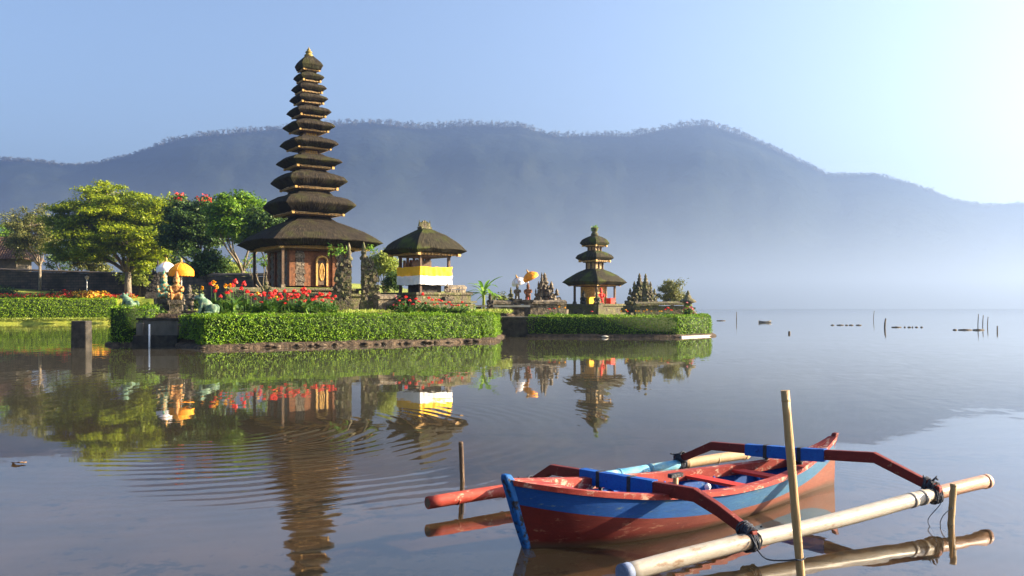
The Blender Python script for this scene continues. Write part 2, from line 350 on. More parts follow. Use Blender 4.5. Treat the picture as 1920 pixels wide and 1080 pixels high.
M['rail_red'] = paint('rail_red', (0.22, 0.02, 0.016), (0.30, 0.05, 0.036), (0.44, 0.27, 0.2), 0.8, 5, (0.6, 1, 1))
M['beam_red'] = paint('beam_red', (0.10, 0.009, 0.007), (0.16, 0.018, 0.013), (0.26, 0.13, 0.08), 0.5, 6)
M['thwart_red'] = paint('thwart_red', (0.4, 0.02, 0.012), (0.48, 0.04, 0.025), (0.5, 0.3, 0.2), 0.2, 6)
M['inner_blue'] = paint('inner_blue', (0.003, 0.05, 0.26), (0.008, 0.085, 0.32), (0.16, 0.25, 0.34), 0.4, 6)
M['sleeve_blue'] = paint('sleeve_blue', (0.003, 0.065, 0.32), (0.006, 0.10, 0.38), (0.003, 0.03, 0.13), 0.6, 6, bump=0.6)
M['stem_blue'] = paint('stem_blue', (0.003, 0.065, 0.27), (0.008, 0.11, 0.34), (0.010, 0.011, 0.015), 1.0, 5)
M['float_red'] = paint('float_red', (0.28, 0.03, 0.022), (0.36, 0.07, 0.045), (0.52, 0.28, 0.2), 0.7, 5, (0.5, 1, 1))
M['float_blue'] = paint('float_blue', (0.06, 0.24, 0.42), (0.18, 0.36, 0.42), (0.40, 0.40, 0.28), 0.8, 4)
M['float_tan'] = paint('float_tan', (0.30, 0.20, 0.11), (0.42, 0.30, 0.18), (0.36, 0.14, 0.08), 0.6, 4)
M['pipe_cream'] = paint('pipe_cream', (0.29, 0.26, 0.22), (0.39, 0.355, 0.30), (0.22, 0.15, 0.10), 0.7, 3, (0.4, 1, 1), 0.32, 0.1)
M['pipe_rust'] = paint('pipe_rust', (0.32, 0.17, 0.11), (0.42, 0.26, 0.18), (0.28, 0.10, 0.06), 0.6, 5, (0.4, 1, 1), 0.35, 0.1)
M['pipe_cap'] = paint('pipe_cap', (0.10, 0.13, 0.22), (0.16, 0.2, 0.3), (0.3, 0.3, 0.3), 0.3, 6)

# ------------------------------------------------------------------ water, lakebed, hills
def water_material():
    m, n, l, b = nt_new('lake_water'); n.remove(b)
    def math_(op, a, c=None):
        q = n.new('ShaderNodeMath'); q.operation = op
        for i, x in enumerate((a, c)):
            if x is None: continue
            if isinstance(x, (int, float)): q.inputs[i].default_value = x
            else: l.new(x, q.inputs[i])
        return q.outputs[0]
    tc = n.new('ShaderNodeTexCoord'); sp = n.new('ShaderNodeSeparateXYZ'); l.new(tc.outputs['Object'], sp.inputs[0])
    x, y = sp.outputs[0], sp.outputs[1]
    sx, sy = 0.0, 0.0
    def noise_slopes(scale, stretch, amp, mask=None, detail=2, rot=0.0):
        mp = n.new('ShaderNodeMapping'); mp.inputs['Scale'].default_value = stretch; mp.inputs['Rotation'].default_value = (0, 0, rot); l.new(tc.outputs['Object'], mp.inputs[0])
        nz = n.new('ShaderNodeTexNoise'); nz.inputs['Scale'].default_value = scale; nz.inputs['Detail'].default_value = detail; l.new(mp.outputs[0], nz.inputs['Vector'])
        cs = n.new('ShaderNodeSeparateColor'); l.new(nz.outputs['Color'], cs.inputs[0])
        a = math_('MULTIPLY', math_('SUBTRACT', cs.outputs[0], 0.5), amp); c = math_('MULTIPLY', math_('SUBTRACT', cs.outputs[1], 0.5), amp)
        if mask is not None: a = math_('MULTIPLY', a, mask); c = math_('MULTIPLY', c, mask)
        return a, c
    def maprange(v, a, b_, c, d):
        q = n.new('ShaderNodeMapRange'); q.interpolation_type = 'SMOOTHSTEP'; l.new(v, q.inputs[0])
        for i, z in zip((1, 2, 3, 4), (a, b_, c, d)): q.inputs[i].default_value = z
        return q.outputs[0]
    def rings(cx, cy, lam, amp, r0, r1, r2, r3, warp=0.0, skip=None):
        dx = math_('SUBTRACT', x, cx); dy = math_('SUBTRACT', y, cy)
        r = math_('SQRT', math_('ADD', math_('MULTIPLY', dx, dx), math_('MULTIPLY', dy, dy)))
        r = math_('MAXIMUM', r, 0.05)
        ph = math_('MULTIPLY', r, 2 * math.pi / lam)
        if warp:
            nz = n.new('ShaderNodeTexNoise'); nz.inputs['Scale'].default_value = 0.55; nz.inputs['Detail'].default_value = 2; l.new(tc.outputs['Object'], nz.inputs['Vector'])
            ph = math_('ADD', ph, math_('MULTIPLY', nz.outputs[0], warp))
        wv = math_('MULTIPLY', math_('SINE', ph), amp)
        env = math_('MULTIPLY', maprange(r, r0, r1, 0.0, 1.0), maprange(r, r2, r3, 1.0, 0.0))
        am = n.new('ShaderNodeTexNoise'); am.inputs['Scale'].default_value = 0.4; am.inputs['Detail'].default_value = 1; l.new(tc.outputs['Object'], am.inputs['Vector'])
        env = math_('MULTIPLY', env, maprange(am.outputs[0], 0.3, 0.6, 0.35, 1.0))
        if skip:
            dd = math_('DIVIDE', math_('ADD', math_('MULTIPLY', dx, skip[0]), math_('MULTIPLY', dy, skip[1])), r)
            env = math_('MULTIPLY', env, maprange(dd, 0.2, 0.85, 0.02, 1.0))
        wv = math_('MULTIPLY', wv, env)
        return math_('MULTIPLY', wv, math_('DIVIDE', dx, r)), math_('MULTIPLY', wv, math_('DIVIDE', dy, r))
    far = maprange(y, 14.0, 70.0, 0.0, 1.0)
    parts = [rings(-5.0, 14.7, 0.31, 0.022, 0.6, 2.2, 4.5, 8.5, 11.0, (0.9, -0.44)),
             rings(2.3, 8.9, 0.16, 0.006, 1.6, 2.2, 2.6, 4.5, 5.0),
             noise_slopes(1.6, (1.0, 1.6, 1), 0.010, None, 3),
             noise_slopes(0.5, (0.6, 2.2, 1), 0.012, far, 3),
             noise_slopes(5.0, (1.0, 2.0, 1), 0.006, None, 2)]
    # breeze: long-crested wavelets in drifting patches
    pn = n.new('ShaderNodeTexNoise'); pn.inputs['Scale'].default_value = 0.13; pn.inputs['Detail'].default_value = 3; l.new(tc.outputs['Object'], pn.inputs['Vector'])
    patch = maprange(pn.outputs[0], 0.42, 0.62, 0.0, 1.0)
    parts.append(noise_slopes(1.0, (5.5, 0.9, 1), 0.026, patch, 2, R(58)))
    parts.append(noise_slopes(1.0, (0.5, 4.0, 1), 0.016, patch, 2, R(-8)))
    for a, c in parts:
        sx = a if isinstance(sx, float) else math_('ADD', sx, a)
        sy = c if isinstance(sy, float) else math_('ADD', sy, c)
    cb = n.new('ShaderNodeCombineXYZ'); l.new(math_('MULTIPLY', sx, -1.0), cb.inputs[0]); l.new(math_('MULTIPLY', sy, -1.0), cb.inputs[1]); cb.inputs[2].default_value = 1.0
    vn = n.new('ShaderNodeVectorMath'); vn.operation = 'NORMALIZE'; l.new(cb.outputs[0], vn.inputs[0])
    fr = n.new('ShaderNodeFresnel'); ge = n.new('ShaderNodeNewGeometry'); ir = n.new('ShaderNodeMapRange'); ir.inputs[3].default_value = 1.68; ir.inputs[4].default_value = 1 / 1.68; l.new(ge.outputs['Backfacing'], ir.inputs[0]); l.new(ir.outputs[0], fr.inputs['IOR']); l.new(vn.outputs[0], fr.inputs['Normal'])
    gl = n.new('ShaderNodeBsdfGlossy'); gl.inputs['Roughness'].default_value = 0.02; gl.inputs['Color'].default_value = (1, 1, 1, 1); l.new(vn.outputs[0], gl.inputs['Normal'])
    tr = n.new('ShaderNodeBsdfTransparent'); tr.inputs['Color'].default_value = (0.90, 0.80, 0.68, 1)
    df = n.new('ShaderNodeBsdfDiffuse'); df.inputs['Color'].default_value = (0.065, 0.058, 0.040, 1)
    un = n.new('ShaderNodeMixShader'); l.new(tr.outputs[0], un.inputs[1]); l.new(df.outputs[0], un.inputs[2])
    l.new(maprange(y, 8.0, 28.0, 0.2, 1.0), un.inputs[0])
    mx = n.new('ShaderNodeMixShader'); l.new(fr.outputs[0], mx.inputs[0]); l.new(un.outputs[0], mx.inputs[1]); l.new(gl.outputs[0], mx.inputs[2])
    l.new(mx.outputs[0], n['Material Output'].inputs['Surface'])
    return m

wm = MB(); wm.add([(-1900, -40, 0), (1900, -40, 0), (1900, 1700, 0), (-1900, 1700, 0)], [(0, 1, 2, 3)])
tag(wm.build('water', water_material()), kind='structure')

def bed_material():
    m, n, l, b = nt_new('lakebed')
    tc = n.new('ShaderNodeTexCoord')
    n1 = n.new('ShaderNodeTexNoise'); n1.inputs['Scale'].default_value = 0.8; n1.inputs['Detail'].default_value = 8; l.new(tc.outputs['Object'], n1.inputs['Vector'])
    r1 = ramp(n, [(0.058, 0.042, 0.025), (0.102, 0.074, 0.048)], [0.35, 0.65]); l.new(n1.outputs[0], r1.inputs[0])
    mp = n.new('ShaderNodeMapping'); mp.inputs['Scale'].default_value = (1, 0.8, 1); l.new(tc.outputs['Object'], mp.inputs[0])
    n2 = n.new('ShaderNodeTexNoise'); n2.inputs['Scale'].default_value = 5.5; n2.inputs['Detail'].default_value = 5; n2.inputs['Roughness'].default_value = 0.7; l.new(mp.outputs[0], n2.inputs['Vector'])
    n3 = n.new('ShaderNodeTexNoise'); n3.inputs['Scale'].default_value = 0.5; l.new(tc.outputs['Object'], n3.inputs['Vector'])
    ad = n.new('ShaderNodeMath'); ad.operation = 'ADD'; l.new(n2.outputs[0], ad.inputs[0]); l.new(n3.outputs[0], ad.inputs[1])
    r2 = ramp(n, [(0, 0, 0), (1, 1, 1)], [0.535, 0.58]); l.new(ad.outputs[0], r2.inputs[0])
    h = n.new('ShaderNodeMath'); h.operation = 'MULTIPLY'; h.inputs[1].default_value = 0.5; l.new(ad.outputs[0], h.inputs[0]); l.new(h.outputs[0], r2.inputs[0])
    mx = n.new('ShaderNodeMix'); mx.data_type = 'RGBA'; l.new(r2.outputs[0], mx.inputs[0]); l.new(r1.outputs[0], mx.inputs[6]); mx.inputs[7].default_value = (0.02, 0.016, 0.014, 1)
    l.new(mx.outputs[2], b.inputs['Base Color']); b.inputs['Roughness'].default_value = 0.95; b.inputs['Specular IOR Level'].default_value = 0.0
    return m
bm_ = MB()
ys = [-40, 4, 8, 14, 25, 45, 1750]; zs = [-0.25, -0.25, -0.30, -0.5, -0.9, -1.5, -1.6]
vs = []
for yy, zz in zip(ys, zs): vs += [(-1950, yy, zz), (1950, yy, zz)]
bm_.add(vs, [(2 * i, 2 * i + 1, 2 * i + 3, 2 * i + 2) for i in range(len(ys) - 1)])
tag(bm_.build('lakebed', bed_material()), kind='structure')

RIDGE = [(-1200, 330), (-700, 300), (-300, 300), (0, 300), (40, 299), (80, 303), (130, 309), (180, 306), (230, 295), (290, 274), (340, 259), (380, 254), (440, 249), (480, 245), (540, 240), (600, 236), (650, 231),
         (700, 229), (750, 236), (800, 241), (850, 236), (900, 234), (950, 237), (980, 236), (1010, 247), (1050, 256), (1100, 254), (1150, 254), (1175, 256), (1210, 249), (1250, 241),
         (1290, 235), (1320, 233), (1350, 240), (1400, 256), (1450, 279), (1500, 303), (1550, 327), (1580, 330), (1640, 326), (1680, 338), (1720, 348), (1780, 372), (1840, 387), (1880, 383),
         (1920, 380), (2000, 378), (2300, 390), (3000, 400), (4000, 420)]
RX = np.array([p[0] for p in RIDGE], float); RY = np.array([p[1] for p in RIDGE], float)
def ridge_y(px): return float(np.interp(px, RX, RY))
def ridge_depth(px):
    base = 2150 + 130 * mnoise.noise(Vector((px * 0.004, 3.1, 0)))
    k = min(1.0, max(0.0, (px - 1950) / 600.0)); k = k * k * (3 - 2 * k)
    return base * (1 - k) + 1250 * k
def shore_depth(px):
    base = 1300 + 90 * mnoise.noise(Vector((px * 0.003, 9.1, 0)))
    k = min(1.0, max(0.0, (px - 1950) / 600.0)); k = k * k * (3 - 2 * k)
    return base * (1 - k) + 850 * k
def hills():
    cols = list(np.arange(-1200, 2000, 7)) + list(np.arange(2000, 4001, 40)); T = list(np.linspace(-0.02, 1, 56)) + [1.15, 1.5]
    vs = []; nT = len(T)
    for px in cols:
        yr, y0 = ridge_depth(px), shore_depth(px); zr = WZ(ridge_y(px), yr)
        for t in T:
            Y = y0 + (yr - y0) * t
            X = (px - 960) / F * Y
            if t <= 1:
                tt = max(t, 0)
                spur = mnoise.fractal(Vector((px * 0.006, t * 1.4, 5.0)), 0.9, 2.0, 4)
                z = zr * (0.25 * tt + 0.75 * tt ** 1.35) + spur * 38 * math.sin(math.pi * tt) ** 0.8 * (0.4 + 0.6 * tt)
                z += 7.0 * mnoise.noise(Vector((X * 0.03, Y * 0.03, z * 0.02))) * min(1, 6 * (1 - tt) + 0.15) * min(1, tt * 8)
                lim = 0.955 * zr / yr * Y if t < 0.97 else 1e9
                z = min(z, lim)
                if t <= 0: z = -3
            else:
                z = zr * (1 - (t - 1) * 1.2)
            vs.append((X, Y, z))
    fs = [(i * nT + k, (i + 1) * nT + k, (i + 1) * nT + k + 1, i * nT + k + 1) for i in range(len(cols) - 1) for k in range(nT - 1)]
    m = MB(); m.add(vs, fs, 0, True)
    tag(m.build('hills', M['hill']), kind='structure')
hills()
def ridge_forest():
    P = []; N = []; L = []; core = MB()
    px = -60.0
    while px < 2000:
        dens = 0.35 + 0.65 * max(0, mnoise.noise(Vector((px * 0.02, 1.7, 0))) + 0.5)
        if 1380 < px < 1900: dens *= 1.2
        for _ in range(4):
            q = px + random.uniform(-3, 3); yr = ridge_depth(q) - random.uniform(0, 30)
            z0 = WZ(ridge_y(q), ridge_depth(q)) - 6
            h = random.uniform(7, 16) * (0.5 + 0.6 * dens) * (0.65 if q > 1390 or q < 300 else 1.0)
            X = (q - 960) / F * yr
            core.tube([(X, yr, z0 - 3), (X + random.uniform(-1, 1), yr, z0 + h * 0.9)], [0.55, 0.25], 4, 1, False)
            for _k in range(random.randint(4, 8)):
                c = Vector((X + random.gauss(0, 2.2), yr + random.gauss(0, 2), z0 + h * random.uniform(0.1, 1.0) ** 0.8))
                for _j in range(5):
                    P.append(c + Vector((random.gauss(0, 1.3), random.gauss(0, 1.3), random.gauss(0, 0.9)))); N.append((random.gauss(0, 1), random.gauss(0, 1), 1)); L.append(random.uniform(1.6, 3.2))
        px += random.uniform(3.0, 6.5) / max(0.5, dens)
    o = leaf_mesh('ridge_forest', np.array([tuple(p) for p in P]), np.array(N), np.array(L), np.array(L) * 0.8, [M['ridge_leaf'], M['dark_bark']], None, 0.8, core)
    tag(o, 'far trees lining the top of the mountain ridge', 'trees', kind='stuff')
ridge_forest()
sm = MB(); a = []
for px, w in ((1200, 1), (1260, 6), (1330, 9), (1380, 6), (1440, 1)):
    Y = 1180; a.append((px, Y, w))
sm.prism([(WX(p, y - w), y - w) for p, y, w in a] + [(WX(p, y + w), y + w) for p, y, w in reversed(a)], -0.5, 0.9)
tag(sm.build('sand_spit', M['sand']), kind='structure')

# ------------------------------------------------------------------ islands and the left shore
def inset(poly, d):
    n = len(poly); out = []
    for i in range(n):
        p0, p1, p2 = Vector(poly[i - 1]), Vector(poly[i]), Vector(poly[(i + 1) % n])
        e1 = (p1 - p0).normalized(); e2 = (p2 - p1).normalized()
        n1 = Vector((-e1.y, e1.x)); n2 = Vector((-e2.y, e2.x)); b = (n1 + n2)
        b = b / max(0.5, b.dot(n1)) if b.length > 1e-6 else n1
        q = p1 + b * d; out.append((q.x, q.y))
    return out
def subdiv(poly, step):
    out = []
    n = len(poly)
    for i in range(n):
        a, b = Vector(poly[i]), Vector(poly[(i + 1) % n]); k = max(1, int((b - a).length / step))
        for j in range(k): out.append(tuple(a + (b - a) * j / k))
    return out
def island(name, poly, rings, topz, jit=0.12):
    """rings: (inset, z) from under water up to the planted top"""
    m = MB(); rows = []
    for d, z in rings:
        pts = subdiv(inset(poly, d), 0.7)
        rows.append((inset(poly, d), z))
    segs = [max(1, int((Vector(poly[(i + 1) % len(poly)]) - Vector(poly[i])).length / 0.7)) for i in range(len(poly))]
    vs = []; cnt = sum(segs)
    for ri, (pl, z) in enumerate(rows):
        for i in range(len(pl)):
            a, b = Vector(pl[i]), Vector(pl[(i + 1) % len(pl)])
            for j in range(segs[i]):
                p = a + (b - a) * j / segs[i]
                nz = mnoise.noise_vector(Vector((p.x * 0.9, p.y * 0.9, z * 2)))
                vs.append((p.x + nz.x * jit * 1.5, p.y + nz.y * jit * 1.5, z + nz.z * jit * (0.8 if ri < len(rows) - 1 else 0)))
    fs = [(r * cnt + k, r * cnt + (k + 1) % cnt, (r + 1) * cnt + (k + 1) % cnt, (r + 1) * cnt + k) for r in range(len(rows) - 1) for k in range(cnt)]
    m.add(vs, fs, 0, True)
    b = (len(rows) - 1) * cnt
    m.f.append(tuple(range(b, b + cnt))); m.m.append(1); m.sm.append(False)
    return tag(m.build(name, [M['soil'], M['lawn']]), kind='structure')
ISL_A = [(-14.9, 42.6), (-0.8, 52.8), (-0.9, 56), (-0.5, 61), (1.8, 64), (1.8, 82), (-20, 100), (-42, 102), (-31, 75), (-22.6, 50), (-21.5, 46.8), (-17.9, 46.8)]
island('island', ISL_A, [(-0.6, -1.7), (-0.1, -0.1), (0.0, 0.12), (0.35, 0.24), (1.2, 0.3), (1.7, 1.5), (2.2, 1.7)], 1.7)
ISL_B = [(0.9, 60.5), (11.3, 59.4), (14.4, 62.7), (15.6, 70), (14, 92), (2, 92), (0.5, 75)]
island('island', ISL_B, [(-0.5, -1.7), (-0.1, -0.1), (0.0, 0.12), (0.4, 0.22), (1.0, 0.3), (1.4, 1.1), (1.8, 1.2)], 1.2, 0.06)
# the left shore rises behind its grass strip
def shore_y(x): return 104.5 + 0.43 * (min(max(x, -120), -48) + 72)
def shore():
    m = MB(); xs = list(np.linspace(-260, -40, 60)) + [-30, -20, -10]; dys = [-1.5, 0.0, 1.0, 2.6, 4.4, 12, 34, 80, 190]; zs = [-1.7, 0.0, 0.5, 0.7, 3.2, 3.6, 5.5, 8, 10]
    vs = []
    for x in xs:
        for dy, z in zip(dys, zs):
            zz = z
            if x > -46: zz = z * (1 - 0.3 * min(1, (x + 46) / 20)) if z > 0 else z
            vs.append((x, shore_y(x) + dy + 0.3 * mnoise.noise(Vector((x * 0.3, dy, 0))), zz + 0.12 * mnoise.noise(Vector((x * 0.4, dy * 0.4, 2))) * (z > 0)))
    n = len(dys)
    m.add(vs, [(i * n + k, (i + 1) * n + k, (i + 1) * n + k + 1, i * n + k + 1) for i in range(len(xs) - 1) for k in range(n - 1)], 0, True)
    tag(m.build('lake_shore', M['lawn']), kind='structure')
shore()

# rocks along the waterline of the big island
def rock_mesh(seed):
    m = MB(); m.sphere((0, 0, 0), (0.5, 0.42, 0.3), seg=9, rings=6)
    m.v = [tuple(Vector(v) * (1 + 0.45 * mnoise.noise(Vector(v) * 2.2 + Vector((seed * 3.3, 0, 0))))) for v in m.v]
    return m
rock_protos = []
UA = Vector((0.81, 0.586)); VA = Vector((-0.586, 0.81)); A0 = Vector((-14.9, 42.6))
for i in range(46):
    s = (i + random.uniform(-0.35, 0.35)) / 46 * 17.3
    s += random.uniform(-0.5, 0.5); s = min(17.2, max(0.05, s)); p = A0 + UA * s + VA * random.uniform(-0.12, 0.3)
    if i < 4:
        o = rock_mesh(i).build('bank_stone', M['rock']); rock_protos.append(o)
    else:
        o = rock_protos[i % 4].copy(); C.objects.link(o)
    sc = random.uniform(0.15, 0.5)
    o.location = (p.x, p.y, random.uniform(0.02, 0.14)); o.scale = (sc * 1.3, sc, sc * 0.7); o.rotation_euler = (0, 0, random.uniform(0, 6.3))
    tag(o, 'brown stone lying at the waterline below the long trimmed hedge', 'stone', 'stones along the bank below the long hedge')

# ------------------------------------------------------------------ hedges
def hedge(name, label, path, depth, z0, z1, dens=170, leaf=0.10, matn='hedge', closed_round=True, zvar=0.06, seed=1):
    """path: front edge, hedge body lies to the left of the walking direction"""
    path = [Vector(p) for p in path]
    base = path[0]
    root_loc = (base.x, base.y, z0)
    P = []; N = []; core = MB()
    def lump(p): return 0.08 * mnoise.noise(p * 1.3) + 0.15 * mnoise.noise(p * 4.3)
    for i in range(len(path) - 1):
        a, b = path[i], path[i + 1]; e = (b - a); Ls = e.length; e = e.normalized(); nin = Vector((-e.y, e.x))
        a3 = Vector((a.x, a.y, 0)); e3 = Vector((e.x, e.y, 0)); n3 = Vector((nin.x, nin.y, 0))
        H = z1 - z0
        faces = [('f', Ls * H), ('t', Ls * depth), ('b', Ls * H * 0.5), ('l', depth * H), ('r', depth * H)]
        for kind, area in faces:
            n = int(area * dens)
            for _ in range(n):
                u, v = random.random(), random.random()
                ztop = z1 + zvar * mnoise.noise(Vector((a.x + u * 9, a.y, 4.2)) * 0.7)
                if kind == 'f': p = a3 + e3 * (u * Ls) + Vector((0, 0, z0 + (ztop - z0) * v)); nn = -n3 + Vector((0, 0, 0.35)); inn = n3
                elif kind == 'b': p = a3 + e3 * (u * Ls) + n3 * depth + Vector((0, 0, z0 + (ztop - z0) * (0.5 + 0.5 * v))); nn = n3; inn = -n3
                elif kind == 't': p = a3 + e3 * (u * Ls) + n3 * (v * depth) + Vector((0, 0, ztop)); nn = Vector((0, 0, 1)); inn = Vector((0, 0, -1))
                elif kind == 'l': p = a3 + n3 * (v * depth) + Vector((0, 0, z0 + (ztop - z0) * u)); nn = -e3; inn = e3
                else: p = a3 + e3 * Ls + n3 * (v * depth) + Vector((0, 0, z0 + (ztop - z0) * u)); nn = e3; inn = -e3
                # round the top front edge
                if kind == 'f' and v > 0.85: p += inn * (v - 0.85) / 0.15 * 0.14
                if kind == 't' and v < 0.12: p += Vector((0, 0, -(0.12 - v) / 0.12 * 0.08))
                d = lump(p) + random.gauss(0, 0.035)
                p = p - inn * d
                P.append(p); N.append(nn)
        c = a3 + e3 * (Ls / 2) + n3 * (depth / 2)
        core.box((c.x, c.y, (z0 + z1) / 2 - 0.02), (Ls - 0.16, depth - 0.2, H - 0.16), math.atan2(e.y, e.x), 1)
    Parr = np.array([tuple(p) for p in P]) - np.array(root_loc)
    core.v = [tuple(Vector(v) - Vector(root_loc)) for v in core.v]
    o = leaf_mesh(name, Parr, np.array([tuple(q) for q in N]), np.full(len(P), leaf), np.full(len(P), leaf * 0.62), [M[matn], M['hedge_core']], None, 0.75, core)
    o.location = root_loc
    return tag(o, label, 'hedge')
h0 = A0 + VA * 0.32 + UA * 0.25
h1 = A0 + VA * 0.32 + UA * 16.6
hedge('trimmed_hedge', 'long bright green trimmed hedge along the front bank below the tall pagoda',
      [h0, h1, h1 + UA * 0.42 + VA * 0.3, Vector((-1.05, 53.9)), Vector((-1.15, 56.0)), Vector((-0.8, 60.5))], 1.3, 0.2, 1.62, 420, 0.088, seed=2)
hedge('trimmed_hedge', 'short shaded hedge running back from the frog end of the long hedge',
      [h0 + VA * 4.2 - UA * 0.05, h0 + VA * 1.4 - UA * 0.05], 1.3, 0.4, 1.6, 170, 0.11)
hedge('trimmed_hedge', 'dark square hedge block left of the concrete retaining wall',
      [(-21.4, 47.0), (-19.55, 47.0)], 2.0, 0.1, WZ(575, 47.5), 170, 0.10)
hedge('trimmed_hedge', 'low trimmed hedge around the front of the three tier pagoda islet',
      [(1.1, 60.85), (11.2, 59.75), (14.1, 62.95), (15.2, 69)], 1.1, 0.16, 1.45, 210, 0.10)
hedge('trimmed_hedge', 'far bright hedge behind the grass strip on the left shore',
      [(-76, shore_y(-76) + 2.4), (-51.6, shore_y(-51.6) + 2.4)], 1.5, 0.55, 3.15, 130, 0.15, 'far_hedge')

# ------------------------------------------------------------------ thatched roofs and pagodas
def thatch(name, a, ztop, zbot, rtop, matn, parent, lip=0.35, bulge=1.0, seed=0, per=14, collar=None):
    """square thatched roof of half side a, from lip bottom zbot up to ztop where its half side is rtop"""
    H = ztop - zbot; t = lip * H
    q = rtop / a; ri = 0.70 if lip > 0.3 else 0.80
    prof = [(ri - 0.14, zbot + t * 0.12), (ri, zbot), (ri + 0.04, zbot + t * 0.04), (ri + (0.97 - ri) * 0.55, zbot + t * 0.42), (0.975, zbot + t * 0.86), (1.0, zbot + t), (0.975, zbot + t * 1.12 + 0.02)]
    z1 = prof[-1][1]
    for r_, f_ in (collar or ()): prof.append((r_, z1 + (ztop - z1) * f_))
    for k in range(1, 8) if not collar else ():
        s = k / 7
        r = 0.975 + (q - 0.975) * s
        z = z1 + (ztop - z1) * (s * (1 - bulge) + bulge * math.sqrt(max(0.0, 1 - (1 - s) ** 2)))
        prof.append((r, z))
    prof.append((q * 0.5, ztop + 0.01)); nlip = 5
    m = MB(); n = per * 4; vs = []; uv = []; vd = 0.0; prev = None
    for (r, z) in prof:
        if prev: vd += math.hypot((r - prev[0]) * a, z - prev[1])
        prev = (r, z)
        for k in range(n + 1):
            kk = k % n; side, f = divmod(kk, per); f = f / per * 2 - 1
            sx, sy = [(f, -1), (1, f), (-f, 1), (-1, -f)][side]
            ln = math.hypot(sx, sy); cx, cy = sx / ln * 1.12, sy / ln * 1.12
            kk_ = 0.14; x, y = (sx * (1 - kk_) + cx * kk_) * r * a, (sy * (1 - kk_) + cy * kk_) * r * a
            w = Vector((x * 1.6 + seed * 7.7, y * 1.6, z * 1.6))
            nz = mnoise.noise_vector(w) * 0.05 * min(1.0, a / 2) + mnoise.noise_vector(w * 4) * 0.025
            corner = (abs(sx) * abs(sy)) ** 3
            vs.append((x + nz.x, y + nz.y, z + nz.z * 1.1 - corner * 0.035 * a * r * r)); uv.append((k / n * 8 * a, vd))
    fs = [(i * (n + 1) + k, i * (n + 1) + k + 1, (i + 1) * (n + 1) + k + 1, (i + 1) * (n + 1) + k) for i in range(len(prof) - 1) for k in range(n)]
    m.add(vs, fs, 0, True); m.uv = uv
    return m.build(name, M[matn], parent)
def eave(parent, a, z, h, matn='eave_wood'):
    """stepped timber frame under a thatched roof, with carved corner blocks"""
    m = MB()
    m.box((0, 0, z - h * 0.25), (2 * a, 2 * a, h * 0.5)); m.box((0, 0, z - h * 0.72), (1.9 * a, 1.9 * a, h * 0.44)); m.box((0, 0, z - h * 1.15), (1.55 * a, 1.55 * a, h * 0.42), 0, 1)
    for sx in (-1, 1):
        for sy in (-1, 1):
            m.box((sx * a * 0.985, sy * a * 0.985, z - h * 0.55), (h * 0.9, h * 0.9, h * 1.15), 0, 2)
    n = max(4, int(a / 0.14))
    for k in range(n):
        f = ((k + 0.5) / n * 2 - 1) * 0.9 * a
        for x, y in ((f, -a * 0.97), (a * 0.97, f), (f, a * 0.97), (-a * 0.97, f)):
            m.box((x, y, z - h * 0.74), (0.05, 0.05, h * 0.4), 0, 2)
    return m.build('eave_frame', [M[matn], M['dark_wood'], M['gold_wood']], parent)

YT = 64.0; TX = WX(579, YT); TROT = R(34)
tower = thing('pagoda', 'tall slender pagoda with eleven stacked dark thatched roofs on the big island', 'pagoda', (TX, YT, 1.7), TROT)
def zt(py): return WZ(py, YT) - 1.7
TIERS = [  # eave bottom, roof top, photo width of the roof
    (467, 409, 278), (404, 362, 178), (356, 321, 146), (316, 292, 125), (282, 258, 112), (249, 226, 99), (221, 200, 85), (196, 177, 74), (176, 157, 67), (155, 137, 59), (134, 103, 54)]
KW = math.cos(TROT) + math.sin(TROT)
for i, (yb, yt, w) in enumerate(TIERS):
    if i: yb -= 1.0
    a = w / 2 / F * YT / KW * (1.07 if i == 0 else 1.08)
    nxt = TIERS[i + 1][2] / 2 / F * YT / KW if i < 10 else 0
    rtop = nxt * 0.38 if i < 10 else 0.10
    if i == 0: rtop = nxt * 0.46
    thatch('thatch_roof', a, zt(yt) + (0.05 if i < 10 else 0), zt(yb) + 0.02, rtop, 'thatch', tower, 0.2 if i == 0 else (0.40 if i < 10 else 0.28), 0.40 if i == 0 else (0.62 if i < 10 else 0.5), i, 18 if i < 3 else 12,
           ((0.88, 0.20), (0.74, 0.40), (0.60, 0.57), (0.47, 0.70), (0.38, 0.79), (0.32, 0.89), (0.285, 1.0)) if i == 0 else
           (((0.90, 0.27), (0.80, 0.44), (0.69, 0.555), (0.59, 0.63), (0.515, 0.72), (0.465, 0.86), (0.43, 1.0)) if i < 10 else
            ((0.86, 0.24), (0.68, 0.47), (0.5, 0.67), (0.33, 0.84), (0.2, 0.95), (0.13, 1.0))))
    eh = 0.32 if i == 0 else (0.19 if i < 4 else 0.14)
    eave(tower, a * (0.71 if i else 0.77), zt(yb) + (0.16 if i == 0 else 0.06), eh)
    if i < 10:
        z0, z1 = zt(yt) - 0.15, zt(TIERS[i + 1][0]) + 0.05
        c = MB(); hw = nxt * 0.34
        c.box((0, 0, (z0 + z1) / 2), (2 * hw, 2 * hw, z1 - z0))
        for sx in (-1, 1):
            for sy in (-1, 1): c.box((sx * hw * 1.02, sy * hw * 1.02, (z0 + z1) / 2), (hw * 0.22, hw * 0.22, z1 - z0 - 0.02), 0, 1)
        for k in range(5):
            f = (k / 4 * 2 - 1) * hw * 0.66
            for x, y in ((f, -hw), (hw, f), (-hw, f), (f, hw)): c.box((x, y, z0 + (z1 - z0) * 0.55), (hw * 0.16, hw * 0.16, (z1 - z0) * 0.5), 0, 2)
        c.build('tier_wall', [M['eave_wood'], M['dark_wood'], M['gold_wood']], tower)
fin = MB(); zf = zt(103)
